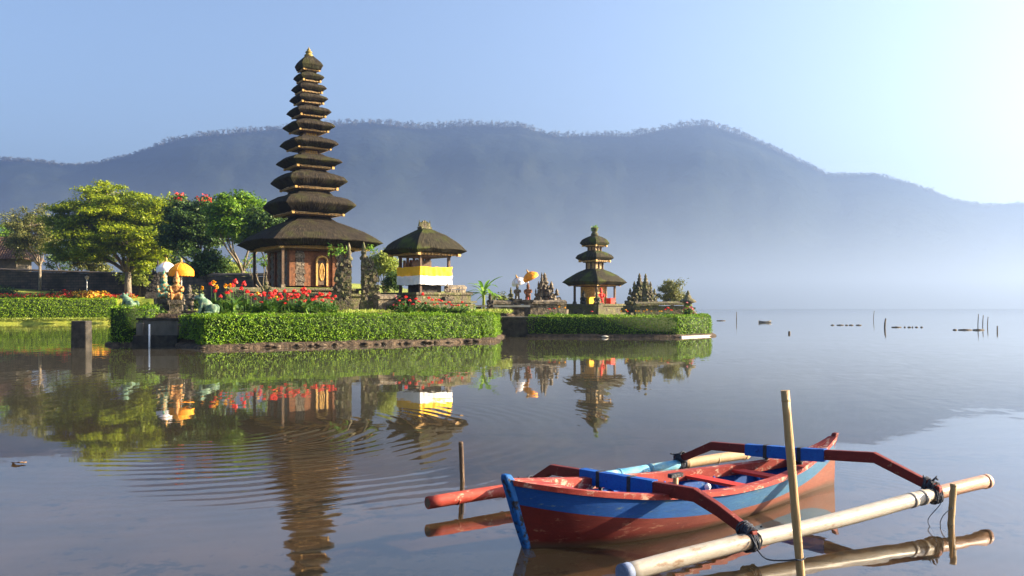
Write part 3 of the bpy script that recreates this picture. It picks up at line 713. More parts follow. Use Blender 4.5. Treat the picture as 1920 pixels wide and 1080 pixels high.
fin.lathe((0, 0, zf - 0.25), [(0.16, 0), (0.30, 0.1), (0.33, 0.22), (0.22, 0.3), (0.19, 0.36), (0.27, 0.42), (0.20, 0.5), (0.11, 0.56), (0.14, 0.62), (0.05, 0.72), (0.02, 0.8)], 12)
fin.build('finial', mat('finial', [(0.12, 0.09, 0.02), (0.30, 0.22, 0.05)], 8, 0.6), tower)
# ground storey
aw = 2.05; zb0 = zt(538); zb1 = zt(472)
wl_ = MB(); wl_.box((0, 0, (zb0 + zb1) / 2), (2 * aw, 2 * aw, zb1 - zb0))
for sx in (-1, 1):
    for sy in (-1, 1): wl_.box((sx * aw, sy * aw, (zb0 + zb1) / 2), (0.42, 0.42, zb1 - zb0 - 0.01), 0, 0)
for f in (-0.5, 0.52):
    for x, y, sx_, sy_ in ((f * aw, -aw, 0.3, 0.26), (f * aw, aw, 0.3, 0.26), (aw, f * aw, 0.26, 0.3), (-aw, f * aw, 0.26, 0.3)):
        wl_.box((x, y, (zb0 + zb1) / 2), (sx_, sy_, zb1 - zb0 - 0.03), 0, 0)
wl_.build('wall', M['brick'], tower)
for face in range(4):
    Mz = Matrix.Rotation(face * math.pi / 2, 3, 'Z')
    for f in (-0.74, 0.0, 0.76):
        if face == 0 and f == 0.0: continue
        cp = MB()
        for k in range(9):
            zz = zb0 + 0.2 + k * (zb1 - zb0 - 0.35) / 8; w_ = (0.6, 0.72, 0.56, 0.76, 0.6, 0.68, 0.52, 0.7, 0.6)[k]
            cp.box(Mz @ Vector((f * aw * 0.98, -aw - 0.04, zz)), (w_, 0.2 + 0.08 * (k % 2), (zb1 - zb0) / 7.6), face * math.pi / 2, 0, 0.9)
        cp.jitter(0.05, 3.5).build('carved_panel', M['carved'], tower)
dr = MB(); dx0 = 0.12
dr.box((dx0, -aw - 0.05, zb0 + 0.95), (0.62, 0.1, 1.7), 0, 1)
door = dr.build('door', [M['gold_wood'], M['dark_wood']], tower)
df_ = MB()
for sx in (-1, 1): df_.box((dx0 + sx * 0.38, -aw - 0.1, zb0 + 0.92), (0.13, 0.16, 1.75))
arc = [(dx0 + 0.4 * math.cos(t), -aw - 0.1, zb0 + 1.78 + 0.32 * math.sin(t)) for t in np.linspace(0, math.pi, 9)]
df_.tube(arc, 0.085, 6); df_.tube([(dx0 + 0.16 * math.cos(t), -aw - 0.115, zb0 + 1.0 + 0.6 * math.sin(t)) for t in np.linspace(0, 2 * math.pi, 17)], 0.045, 6)
df_.box((dx0, -aw - 0.115, zb0 + 1.0), (0.08, 0.05, 1.25))
df_.build('frame', M['gold_wood'], door)
for sx in (-1, 1):
    for sy in (-1, 1):
        co = MB(); co.box((sx * 3.0, sy * 3.0, (zt(548) + zb1) / 2 + 0.1), (0.17, 0.17, zb1 - zt(548))); co.box((sx * 3.0, sy * 3.0, zt(545) + 0.1), (0.36, 0.36, 0.5), 0, 1, 0.7)
        co.build('post', [M['dark_wood'], M['stone']], tower)
pl = MB(); pl.box((0, 0, zt(540) / 2 - 0.5), (5.4, 5.4, zt(540) + 0.8)); pl.box((0, 0, zt(553) / 2 - 0.5), (7.4, 7.4, zt(553) + 1)); pl.box((0, 0, zt(553) - 0.03), (7.7, 7.7, 0.18)); pl.box((0, 0, zt(540) - 0.14), (5.7, 5.7, 0.16))
pl.jitter(0.03, 2).build('plinth', M['stone_moss'], tower)

# open pavilion beside it
YP = 58.5; PX = WX(796, YP); PROT = R(41); KP = math.cos(PROT) + math.sin(PROT)
pav = thing('pavilion', 'open thatched pavilion wrapped in yellow and white cloth beside the tall pagoda', 'pavilion', (PX, YP, 1.7), PROT)
def zp(py): return WZ(py, YP) - 1.7
ap = 163 / 2 / F * YP / KP * 1.02
thatch('thatch_roof', ap, zp(429), zp(477), 0.28, 'thatch_mossy', pav, 0.17, 0.3, 21, 16)
eave(pav, ap * 0.78, zp(477) + 0.14, 0.26)
cr = MB()
for k in range(7):
    t = k / 6 * 2 - 1
    cr.box((0.33 * t, 0, zp(424) + 0.02 + 0.1 * (1 - abs(t))), (0.12, 0.22, 0.42 + 0.12 * (1 - abs(t))), 0, 0, 0.5)
for t in (-1, 1): cr.box((0.42 * t, 0, zp(419)), (0.09, 0.12, 0.42), 0, 0, 0.25)
cr.box((0, 0, zp(429) + 0.02), (0.8, 0.5, 0.22)); cr.jitter(0.04, 6).build('roof_crest', M['stone_moss'], pav)
ac = 106 / 2 / F * YP / KP
for sx in (-1, 1):
    for sy in (-1, 1):
        c = MB(); c.box((sx * ac * 0.86, sy * ac * 0.86, (zp(556) + zp(478)) / 2), (0.16, 0.16, zp(478) - zp(556))); c.build('post', M['dark_wood'], pav)
bs = MB(); bs.box((0, 0, (zp(585) + zp(533)) / 2), (ac * 1.18, ac * 1.18, zp(533) - zp(585))); bs.box((0, 0, zp(532)), (ac * 1.9, ac * 1.9, 0.14)); bs.build('base', M['dark_stone'], pav)
bk = MB()
for k in range(9): bk.box((-ac * 0.75 + k * ac * 0.19, ac * 0.66, zp(500) + 0.16 + 0.09 * (k % 2) + 0.03 * k), (ac * 0.17, 0.1, 0.5 + 0.18 * (k % 2)), 0, 0, 0.7)
bk.box((0.25, ac * 0.55, zp(497)), (ac * 1.2, 0.12, 0.66)); bk.build('seat_back', M['dark_wood'], pav)
pf = MB(); pf.box((0.1, 0.1, (zp(590) + zp(551)) / 2), (4.3, 4.3, zp(551) - zp(590))); pf.box((0.1, 0.1, zp(551)), (4.5, 4.5, 0.14)); pf.box((0.1, 0.1, zp(566)), (4.9, 4.9, 0.12)); pf.box((0.1, 0.1, zp(575)), (4.75, 4.75, 0.4)); pf.jitter(0.03, 2).build('plinth', M['stone_moss'], pav)
def cloth_band(z_top, z_bot, a, ph, rows, thick=0.0):
    m = MB(); per = 22; n = per * 4; vs = []
    for r in range(rows + 1):
        z = z_top + (z_bot - z_top) * r / rows
        for k in range(n):
            side, f = divmod(k, per); f = f / per * 2 - 1
            sx, sy = [(f, -1), (1, f), (-f, 1), (-1, -f)][side]
            q = 1 + 0.02 * math.sin(k * 1.9 + ph) * (0.4 + r / rows) + 0.055 * (mnoise.noise(Vector((k * 0.33, r * 0.35, ph))))
            sag = -0.05 * (1 - f * f)
            vs.append((sx * a * q, sy * a * q, z + sag * 0.8 + 0.045 * mnoise.noise(Vector((k * 0.3, ph, 1)))))
    m.add(vs, [(i * n + k, i * n + (k + 1) % n, (i + 1) * n + (k + 1) % n, (i + 1) * n + k) for i in range(rows) for k in range(n)], 0, True)
    return m
cl = thing('ceremonial_cloth', 'yellow over white cloth band tied around the pavilion posts', 'cloth', (PX, YP, zp(534) + 1.7), PROT)
o = cloth_band(zp(501), zp(517.5), ac, 1.0, 5); o.v = [(x, y, z - zp(534)) for x, y, z in o.v]; o.build('yellow_band', M['yellow_cloth'], cl)
o = cloth_band(zp(517.5), zp(534), ac * 1.005, 1.0, 5); o.v = [(x, y, z - zp(534)) for x, y, z in o.v]; o.build('white_band', M['white_cloth'], cl)

# three tier pagoda on the islet
YM = 76.0; MX = WX(1115, YM); MROT = R(45); KM = math.sqrt(2)
mer = thing('pagoda', 'small pagoda with three mossy thatched roofs on the right islet', 'pagoda', (MX, YM, 1.2), MROT)
def zm(py): return WZ(py, YM) - 1.2
T3 = [(535, 504, 121), (490, 470, 72), (461, 441, 56)]
for i, (yb, yt, w) in enumerate(T3):
    a = w / 2 / F * YM / KM * 1.04
    nxt = T3[i + 1][2] / 2 / F * YM / KM if i < 2 else 0
    thatch('thatch_roof', a, zm(yt), zm(yb) + 0.02, nxt * 0.46 if i < 2 else 0.12, 'thatch_mossy', mer, (0.2, 0.34, 0.26)[i], (0.3, 0.5, 0.6)[i], 31 + i, 14)
    eave(mer, a * 0.76, zm(yb) + 0.12, 0.18)
    if i < 2:
        z0, z1 = zm(yt) - 0.1, zm(T3[i + 1][0]) + 0.02; hw = nxt * 0.43
        c = MB(); c.box((0, 0, z0 + 0.34), (2 * hw * 0.92, 2 * hw * 0.92, 0.55), 0, 0)
        for sx in (-1, 0, 1):
            for sy in (-1, 0, 1):
                if sx or sy: c.box((sx * hw, sy * hw, (z0 + z1) / 2), (0.1, 0.1, z1 - z0), 0, 1)
        c.box((0, 0, z0 + 0.66), (2.1 * hw, 2.1 * hw, 0.07), 0, 1)
        c.build('tier_wall', [M['eave_wood'], M['dark_wood']], mer)
pt = MB(); pt.lathe((0, 0, zm(441) - 0.1), [(0.2, 0), (0.34, 0.1), (0.3, 0.25), (0.2, 0.35), (0.26, 0.55), (0.34, 0.68), (0.3, 0.72)], 10); pt.build('finial', M['stone_moss'], mer)
P = []; N = []
for _ in range(140):
    d = Vector((random.gauss(0, 0.12), random.gauss(0, 0.12), min(0.5, abs(random.gauss(0.2, 0.13))))); P.append(tuple(Vector((0, 0, zm(433))) + d)); N.append((d.x, d.y, 0.4))
leaf_mesh('finial_weeds', P, N, np.full(140, 0.26), np.full(140, 0.09), M['banana_leaf'], mer)
a1 = T3[0][2] / 2 / F * YM / KM
for sx in (-1, 0, 1):
    for sy in (-1, 0, 1):
        if abs(sx) + abs(sy) == 2:
            c = MB(); c.box((sx * a1 * 0.62, sy * a1 * 0.62, (zm(571) + zm(536)) / 2), (0.15, 0.15, zm(536) - zm(571))); c.box((sx * a1 * 0.62, sy * a1 * 0.62, zm(569)), (0.3, 0.3, 0.34), 0, 1, 0.7); c.build('post', [M['dark_wood'], M['stone']], mer)
c = MB(); c.box((0, 0.1, (zm(571) + zm(538)) / 2), (a1 * 0.75, a1 * 0.75, zm(538) - zm(571)))
for sx in (-1, 1):
    for sy in (-1, 1): c.box((sx * a1 * 0.375, 0.1 + sy * a1 * 0.375, (zm(571) + zm(538)) / 2), (0.14, 0.14, zm(538) - zm(571) - 0.01), 0, 1)
c.build('shrine_wall', [M['gold_wood'], M['eave_wood']], mer)
c = MB(); c.box((0, 0, zm(571) / 2 - 0.4), (4.3, 4.3, zm(571) + 0.8)); c.box((0, 0, zm(571) - 0.02), (4.55, 4.55, 0.16)); c.box((2.17, -2.17, zm(575) / 2), (0.0, 0, 0)) if False else None
for sx in (-1, 1):
    for sy in (-1, 1): c.box((sx * 2.15, sy * 2.15, zm(568) / 2), (0.55, 0.55, zm(568) + 0.05), 0, 0); c.box((sx * 2.15, sy * 2.15, zm(561)), (0.4, 0.4, 0.4), 0, 0, 0.4)
c.jitter(0.04, 2).build('plinth', M['stone_moss'], mer)
MMrot = Matrix.Rotation(MROT, 3, 'Z')
def mp_(x, y, z): return Vector((MX, YM, 1.2)) + MMrot @ Vector((x, y, z))
c = MB(); c.box((0, 0, 0.25), (0.8, 0.8, 0.5)); c.box((0, 0, 0.53), (0.9, 0.9, 0.07), 0, 0)
o = c.build('draped_altar', M['yellow_cloth']); o.location = mp_(-a1 * 0.62, -0.35, zm(571) + 0.06); o.rotation_euler = (0, 0, MROT)
tag(o, 'yellow cloth covered altar block at the left of the small pagoda floor', 'altar')
c = MB(); c.box((0, 0, 0.22), (0.55, 0.5, 0.44)); c.box((0, 0, 0.46), (0.62, 0.56, 0.05))
o = c.build('draped_altar', M['red_cloth']); o.location = mp_(0.5, -a1 * 0.68, zm(571) + 0.06); o.rotation_euler = (0, 0, MROT)
tag(o, 'red cloth covered offering block at the front right of the small pagoda floor', 'altar')

# ------------------------------------------------------------------ split gates and stone work
def gate_half(label, px, ytop, ybase, Y, wpx, rot, side, matn='stone', group='carved split gate halves', seed=1, name='split_gate', spikes=1, tap=0):
    """half of a carved split gate: sheer cut inner face, stepped and flame-edged outer side"""
    rnd = random.Random(seed)
    z0 = WZ(ybase, Y); H = WZ(ytop, Y) - z0; wd = wpx / F * Y
    t = thing(name, label, 'gate', (WX(px, Y), Y, z0), rot, group)
    b = MB(); b.box((side * wd * 0.06, 0, H * 0.06), (wd * 1.1, wd * 0.95, H * 0.12)); b.box((side * wd * 0.03, 0, H * 0.145), (wd * 0.95, wd * 0.8, H * 0.06)); b.jitter(0.03, 3).build('plinth', M[matn], t)
    m = MB(); n = 11; z = H * 0.17
    for k in range(n):
        f = k / (n - 1); w = wd * ((0.74 * (1 - f) ** 1.1 + 0.24) if not tap else (0.5 * (1 - f) ** 0.5 + 0.42)) * (1.0 if k % 2 else 0.82); h = H * 0.58 / n
        x = side * (w / 2 - wd * 0.42)
        m.box((x, 0, z + h / 2), (w, wd * (0.66 - 0.34 * f) * (1.0 if k % 2 else 0.86), h * 1.0), 0, 0, 0.96)
        for q in range(4):
            xx = side * (w - wd * 0.42 - rnd.uniform(0, 0.16) * wd); yy = rnd.uniform(-0.3, 0.3) * wd * (1 - 0.5 * f)
            m.box((xx, yy, z + h * (0.5 + rnd.uniform(0, 0.8))), (wd * 0.16, wd * 0.15, h * rnd.uniform(0.8, 1.6)), rnd.uniform(-0.4, 0.4), 0, 0.35)
        for q in range(3):
            m.box((x + rnd.uniform(-0.4, 0.4) * w, -wd * (0.33 - 0.16 * f), z + h * rnd.uniform(0.2, 0.9)), (wd * 0.17, wd * 0.14, h * rnd.uniform(0.5, 1.0)), rnd.uniform(-0.4, 0.4), 0, 0.6)
        z += h
    m.jitter(0.025 * wd, 6 / max(wd, 0.4)).build('carved_tower', M[matn], t)
    s = MB(); x = -side * wd * 0.30
    s.lathe((x, 0, z - 0.02), [(wd * 0.16, 0), (wd * 0.19, H * 0.03), (wd * 0.10, H * 0.07), (wd * 0.13, H * 0.11), (wd * 0.07, H * 0.15), (wd * 0.09, H * 0.18), (0.02, H * 0.26)], 8)
    if spikes:
        x2 = side * wd * 0.02; z2 = H * 0.60
        s.lathe((x2, 0, z2), [(wd * 0.11, 0), (wd * 0.13, H * 0.03), (wd * 0.07, H * 0.07), (wd * 0.09, H * 0.1), (0.02, H * 0.2)], 8)
        s.lathe((side * wd * 0.28, 0, H * 0.45), [(wd * 0.10, 0), (wd * 0.12, H * 0.03), (wd * 0.06, H * 0.07), (wd * 0.08, H * 0.1), (0.02, H * 0.17)], 8)
    s.build('spire', M[matn], t)
    return t
gA = gate_half('left half of the mossy split gate in front of the tall pagoda', 642, 455, 586, 55.0, 40, R(14), -1, 'stone_moss', seed=3, tap=1)
gB = gate_half('right half of the mossy split gate in front of the tall pagoda', 694, 454, 586, 56.5, 40, R(14), 1, 'stone_moss', seed=5, tap=1)
gC = gate_half('left half of the dark split gate left of the small pagoda', 1010, 511, 590, 70.0, 22, R(-30), -1, seed=7)
gD = gate_half('right half of the dark split gate left of the small pagoda', 1033, 511, 590, 70.0, 44, R(-30), 1, seed=9)
gE = gate_half('left half of the carved split gate right of the small pagoda', 1190, 512, 586, 71.0, 34, R(20), -1, 'stone_moss', seed=11)
gF = gate_half('right half of the carved split gate right of the small pagoda', 1219, 513, 586, 70.0, 32, R(20), 1, 'stone_moss', seed=13)
gG = gate_half('black gate tower silhouette at the end of the old wall behind the parasols', 288, 487, 560, 78.0, 24, R(20), -1, 'dark_stone', 'gate towers along the old wall', 15)
# ferns growing out of the two mossy gates
for (g, dx, dz, sc, lab) in ((gA, -0.25, 3.55, 1.0, 'tuft of fern growing high on the left mossy gate half'), (gB, 0.1, 3.9, 0.7, 'tuft of fern growing on top of the right mossy gate half')):
    P = []; N = []
    for _ in range(60):
        d = Vector((random.gauss(0, 0.28), random.gauss(0, 0.2), abs(random.gauss(0.2, 0.2)))) * sc; P.append(tuple(d)); N.append((d.x, d.y, 0.5))
    o = leaf_mesh('fern', P, N, np.full(60, 0.38 * sc), np.full(60, 0.09 * sc), M['banana_leaf']); o.location = Vector(g.location) + Vector((dx, -0.3, dz)); tag(o, lab, 'fern')

def low_wall(name, label, p, q, z0, z1a, z1b, thick, matn, cope=True, cat='wall'):
    p, q = Vector(p), Vector(q); e = q - p; L = e.length; ang = math.atan2(e.y, e.x)
    t = thing(name, label, cat, (p.x, p.y, z0), ang)
    m = MB(); n = max(1, int(L / 1.2)); vs = []
    for k in range(n + 1):
        x = L * k / n; zt_ = z1a + (z1b - z1a) * k / n - z0
        vs += [(x, -thick / 2, 0), (x, thick / 2, 0), (x, thick / 2, zt_), (x, -thick / 2, zt_)]
    fs = [(4 * k + i, 4 * k + 4 + i, 4 * k + 4 + (i + 1) % 4, 4 * k + (i + 1) % 4) for k in range(n) for i in range(4)] + [(0, 1, 2, 3), (4 * n + 3, 4 * n + 2, 4 * n + 1, 4 * n)]
    m.add(vs, fs); m.jitter(0.04, 0.8).build('wall_body', M[matn], t)
    if cope:
        c = MB(); vs = []
        for k in range(n + 1):
            x = L * k / n; zt_ = z1a + (z1b - z1a) * k / n - z0
            vs += [(x, -thick * 0.75, zt_ + 0.03), (x, thick * 0.75, zt_ + 0.03), (x, thick * 0.75, zt_ + 0.2), (x, 0, zt_ + 0.34), (x, -thick * 0.75, zt_ + 0.2)]
        fs = [(5 * k + i, 5 * k + 5 + i, 5 * k + 5 + (i + 1) % 5, 5 * k + (i + 1) % 5) for k in range(n) for i in range(5)] + [(0, 1, 2, 3, 4), (5 * n + 4, 5 * n + 3, 5 * n + 2, 5 * n + 1, 5 * n)]
        c.add(vs, fs); c.jitter(0.03, 0.9).build('coping', M[matn], t)
    return t
low_wall('old_wall', 'long dark old wall behind the flower bed on the left shore', (-98, 138), (WX(292, 124), 124), 1.5, WZ(500, 138), WZ(517, 124), 0.6, 'old_masonry')
low_wall('old_wall', 'dark back wall behind the parasols and the tall pagoda', (WX(292, 112), 112), (WX(520, 79), 79), 1.0, WZ(517, 112), WZ(519, 79), 0.5, 'old_masonry')
low_wall('terrace_wall', 'mossy terrace wall in front of the tall pagoda steps', (WX(425, 57), 57), (WX(560, 60.5), 60.5), 1.5, WZ(548, 57), WZ(549, 60.5), 0.5, 'stone_moss')
low_wall('terrace_wall', 'stone terrace wall between the mossy gate and the pavilion', (WX(705, 55.5), 55.5), (WX(845, 60), 60), 1.4, WZ(562, 55.5), WZ(560, 60), 0.5, 'stone')
low_wall('terrace_wall', 'grey screen wall at the right corner behind the pavilion', (WX(838, 63), 63), (WX(870, 66), 66), 1.5, WZ(543, 63), WZ(543, 66), 0.3, 'stone')
low_wall('terrace_wall', 'low stone wall behind the yellow cannas on the islet', (WX(1190, 69), 69), (WX(1290, 70), 70), 1.0, WZ(574, 69), WZ(573, 70), 0.5, 'stone_moss')
low_wall('terrace_wall', 'dark low wall joining the stone figures to the islet gate', (WX(915, 66), 66), (WX(1060, 67.5), 67.5), 0.8, WZ(571, 66), WZ(571, 67.5), 0.5, 'stone')
# causeway between the two islands
cw = thing('causeway', 'dark stone causeway with pale slabs between the two islands', 'causeway', (0.2, 62.2, 0))
m = MB(); m.box((0, 0, 0.0), (3.4, 2.6, 2.6)); m.jitter(0.05, 1.5).build('causeway_wall', M['dark_stone'], cw)
m = MB(); m.box((0.2, 0, 1.34), (3.9, 2.7, 0.1)); m.build('slab', M['concrete'], cw)
m = MB(); m.box((-0.9, 1.6, 2.12), (4.0, 0.6, 0.14)); m.build('slab', M['pale_slab'], cw)
for x in (-2.6, -0.8, 0.9):
    m = MB(); m.box((x, 1.6, 1.1), (0.4, 0.5, 1.9)); m.build('pier', M['dark_stone'], cw)
# pale ledge at the islet corner
lg = MB(); lg.prism([(WX(1278, 59.3), 59.2), (WX(1318, 61), 61.2), (WX(1338, 62.4), 62.5), (WX(1330, 62.4), 62.9), (WX(1300, 61), 61.4), (WX(1270, 59.6), 59.6)], -0.6, 0.10)
o = lg.build('stone_ledge', M['pale_slab']); tag(o, 'pale flat stone ledge at the waterline of the islet corner', 'ledge')
cb_ = rock_mesh(8).build('stone_block', M['pale_slab']); cb_.location = W(1134, 633, 59.2); cb_.location.z = 0.07; cb_.scale = (0.5, 0.3, 0.22); tag(cb_, 'small pale stone lying at the waterline below the islet hedge', 'stone')
# retaining wall, pillar, marker pole on the left
rw = thing('retaining_wall', 'dark concrete retaining wall between the hedge block and the long hedge', 'wall', (-18.75, 47.0, 0))
m = MB(); m.box((0, 0.25, 0.1), (2.1, 0.6, 2.5)); m.box((-0.9, -0.12, 0.55), (0.35, 0.2, 1.3)); m.jitter(0.02, 2).build('wall_body', M['concrete'], rw)
m = MB(); m.box((0, 0.25, 1.4), (2.25, 0.75, 0.1)); m.jitter(0.02, 2).build('coping', M['dark_stone'], rw)
m = MB(); m.box((0, -0.2, 0.2), (2.3, 0.5, 0.7)); m.jitter(0.06, 2).build('footing', M['dark_stone'], rw)
sp_ = MB(); sp_.box((0, 0, 0.0), (0.8, 0.7, 2.7), 0, 0, 0.94)
sp_.v = [tuple(Vector(v)) for v in sp_.v]; o = sp_.build('stone_pillar', M['dark_stone']); o.location = (WX(153, 44.4), 44.4, 0); tag(o, 'black weathered square pillar standing alone in the water at left', 'pillar')
bv = o.modifiers.new('b', 'BEVEL'); bv.width = 0.05; bv.segments = 2
mp = MB(); mp.tube([(0, 0, -1.2), (0, 0, WZ(608, 45.6))], 0.045, 8); o = mp.build('marker_pole', M['white_metal']); o.location = (WX(280, 45.6), 45.6, 0); tag(o, 'thin pale marker pole standing in the water before the retaining wall', 'pole')

# ------------------------------------------------------------------ trees and plants
def tree(name, label, base, fork, cc, cr, ncl, clr, lpc, leaf, lm, bm, trunk_r, flat=0.55, seed=1, group=None, limbs=6, up=1.0, shell=0.45, cut=-0.5, lean=(0, 0), flowers=None, aspect=0.6):
    rnd = random.Random(seed); rg = np.random.default_rng(seed)
    t = thing(name, label, 'tree', base, 0, group)
    cc = Vector(cc); cen = []
    while len(cen) < ncl:
        d = Vector((rnd.gauss(0, 1), rnd.gauss(0, 1), rnd.gauss(0, 1))).normalized()
        if d.z < cut: continue
        r = shell + (1 - shell) * rnd.random() ** 0.6
        w = 1 + 0.36 * mnoise.noise(d * 1.9 + Vector((seed, 0, 0)))
        cen.append(cc + Vector((d.x * cr[0], d.y * cr[1], d.z * cr[2])) * r * w)
    m = MB(); fk = Vector((lean[0], lean[1], fork))
    m.tube([(0, 0, -0.4), (lean[0] * 0.3, lean[1] * 0.3, fork * 0.5), fk], [trunk_r * 1.25, trunk_r * 0.95, trunk_r * 0.85], 9)
    tg = rnd.sample(cen, min(limbs, len(cen))); lp = []
    for q in tg:
        mid = fk + (q - fk) * 0.5 + Vector((rnd.uniform(-0.4, 0.4), rnd.uniform(-0.4, 0.4), -0.06 * (q - fk).length)); pts = [fk - Vector((0, 0, trunk_r * 0.5)), fk + (mid - fk) * 0.5 + Vector((0, 0, 0.1)), mid, mid + (q - mid) * 0.6, q]
        m.tube(pts, [trunk_r * 0.62, trunk_r * 0.5, trunk_r * 0.36, trunk_r * 0.22, trunk_r * 0.1], 6); lp += pts[1:]
    for q in cen:
        nr = min(lp, key=lambda p: (p - q).length)
        if (nr - q).length > 0.2: m.tube([nr, (nr + q) / 2 + Vector((0, 0, -0.1)), q], [trunk_r * 0.16, trunk_r * 0.1, trunk_r * 0.05], 4, 0, False)
    m.build('trunk', bm, t)
    P = []; N = []
    for q in cen:
        k = int(lpc * rnd.uniform(0.6, 1.3)); o_ = rg.normal(size=(k, 3)) * 0.5; ln = np.linalg.norm(o_, axis=1, keepdims=True); o_ = o_ / np.maximum(ln, 1) if False else o_
        s = clr * rnd.uniform(0.7, 1.3)
        o_ = np.clip(o_, -1.1, 1.1) * np.array([s, s, s * flat])
        P.append(np.array(tuple(q)) + o_); N.append(o_ * 0.7 / s + np.array([0, 0, up]))
    P = np.concatenate(P); N = np.concatenate(N)
    leaf_mesh('crown', P, N, np.full(len(P), leaf), np.full(len(P), leaf * aspect), lm, t, 0.55)
    if flowers:
        FP = []; FN = []
        for q in sorted(cen, key=lambda v: -v.z)[:flowers[1]]:
            for _ in range(14):
                FP.append(tuple(q + Vector((rnd.gauss(0, 0.25), rnd.gauss(0, 0.25), clr * flat * 0.8 + rnd.gauss(0, 0.2))))); FN.append((rnd.gauss(0, 1), rnd.gauss(0, 1), 1))
        leaf_mesh('blossom', FP, FN, np.full(len(FP), 0.3), np.full(len(FP), 0.25), flowers[0], t)
    return t
YT1 = 119.0; k1 = YT1 / F
tree('rain_tree', 'large spreading yellow green tree in front of the old wall on the left shore', (WX(240, YT1), YT1, 3.3), 3.6, (WX(224, YT1) - WX(240, YT1), 0, WZ(432, YT1) - 3.3), (8.9, 7.0, 5.8), 330, 1.3, 290, 0.34, M['rain_leaf'], M['bark'], 0.45, 0.34, 4, limbs=12, shell=0.3, cut=-0.9, up=1.2)
tree('slender_tree', 'thin olive leaved tree beside the tiled house roof at far left', (WX(75, 128), 128, 4.0), 4.0, (-0.9, 0, WZ(440, 128) - 4.0), (4.0, 3.4, 3.9), 140, 0.9, 130, 0.28, M['olive_leaf'], M['bark'], 0.22, 0.6, 8, limbs=8, shell=0.2, cut=-0.8)
tree('tulip_tree', 'dark green tree with red blossoms on its top right of the yellow green tree', (WX(372, 106), 106, 3.0), 3.6, (-0.6, 0, WZ(430, 106) - 3.0), (3.6, 3.4, 3.8), 120, 1.0, 170, 0.36, M['deep_leaf'], M['dark_bark'], 0.3, 0.5, 12, limbs=8, flowers=(M['red_petal'], 9), cut=-0.7)
tree('broad_tree', 'bright green topped tree standing left of the tall pagoda roofs', (WX(455, 97), 97, 2.6), 3.4, (-0.3, 0, WZ(418, 97) - 2.6), (3.5, 3.2, 3.4), 125, 0.95, 190, 0.34, M['mid_leaf'], M['bark'], 0.24, 0.5, 17, limbs=8, cut=-0.6, shell=0.45)
tree('broad_tree', 'deep green tree crown just behind the lowest pagoda roof at left', (WX(505, 92), 92, 2.4), 3.2, (-0.2, 0, WZ(432, 92) - 2.4), (2.4, 2.6, 2.6), 55, 0.85, 110, 0.34, M['deep_leaf'], M['bark'], 0.2, 0.5, 19, limbs=6, cut=-0.5)
tree('dark_shrub_tree', 'dark bushy small tree below the red blossom tree', (WX(392, 95), 95, 2.4), 1.6, (0, 0, WZ(500, 95) - 2.4), (1.9, 1.8, 1.9), 40, 0.7, 110, 0.34, M['deep_leaf'], M['dark_bark'], 0.14, 0.6, 23, limbs=5, shell=0.3)
tree('frangipani_tree', 'bare branched pale small tree under the left edge of the lowest pagoda roof', (WX(500, 70), 70, 1.7), 1.0, (-0.1, 0, WZ(500, 70) - 1.7), (1.6, 1.4, 1.0), 34, 0.3, 16, 0.2, M['mid_leaf'], M['bark'], 0.13, 0.6, 29, limbs=14, shell=0.6, cut=0.0)
tree('garden_tree', 'bright green small tree seen between the mossy gate and the pavilion', (WX(722, 73), 73, 1.7), 1.5, (0, 0, WZ(503, 73) - 1.7), (1.25, 1.2, 1.6), 40, 0.5, 110, 0.22, M['pale_leaf'], M['bark'], 0.1, 0.6, 31, limbs=6, shell=0.3)
tree('garden_tree', 'dark conical bush directly left of the pavilion cloth', (WX(735, 68), 68, 1.7), 0.7, (0, 0, WZ(530, 68) - 1.7), (0.65, 0.65, 1.05), 26, 0.38, 120, 0.18, M['deep_leaf'], M['dark_bark'], 0.08, 0.7, 37, limbs=4, shell=0.1)
tree('round_bush_tree', 'round yellow green tree right of the islet gate', (WX(1258, 79), 79, 1.2), 0.8, (0.1, 0, WZ(548, 79) - 1.2), (1.15, 1.1, 1.25), 42, 0.42, 120, 0.17, M['olive_leaf'], M['bark'], 0.09, 0.7, 41, limbs=6, shell=0.3, cut=-0.9)
# trees beyond the left wall
for i, (px, py, Y, rx, rz, lm, lab) in enumerate([
        (15, 452, 150, 3.2, 3.0, 'mid_leaf', 'round green tree behind the tiled roof at the far left edge'),
        (118, 470, 140, 4.0, 3.6, 'deep_leaf', 'dark bushy tree filling the gap left of the yellow green tree'),
        (172, 492, 134, 3.0, 2.6, 'olive_leaf', 'olive bush above the old wall left of the big trunk'),
        (262, 512, 124, 2.6, 2.2, 'pale_leaf', 'pale sunlit bush above the old wall right of the big trunk'),
        (318, 470, 125, 3.4, 3.4, 'deep_leaf', 'dark tree behind the white parasol'),
        (345, 520, 106, 2.2, 1.6, 'deep_leaf', 'dark shrub behind the orange parasol'),
        (432, 516, 112, 2.2, 1.5, 'pale_leaf', 'pale low bush behind the back wall near the pagoda')]):
    zb = 3.5
    tree('background_tree', lab, (WX(px, Y), Y, zb), max(0.8, (WZ(py, Y) - zb) * 0.4), (0, 0, WZ(py, Y) - zb), (rx, rx, rz), 45, 0.95, 80, 0.42, M[lm], M['dark_bark'], 0.2, 0.55, 50 + i, 'trees beyond the old walls', limbs=5, shell=0.25, cut=-0.9)

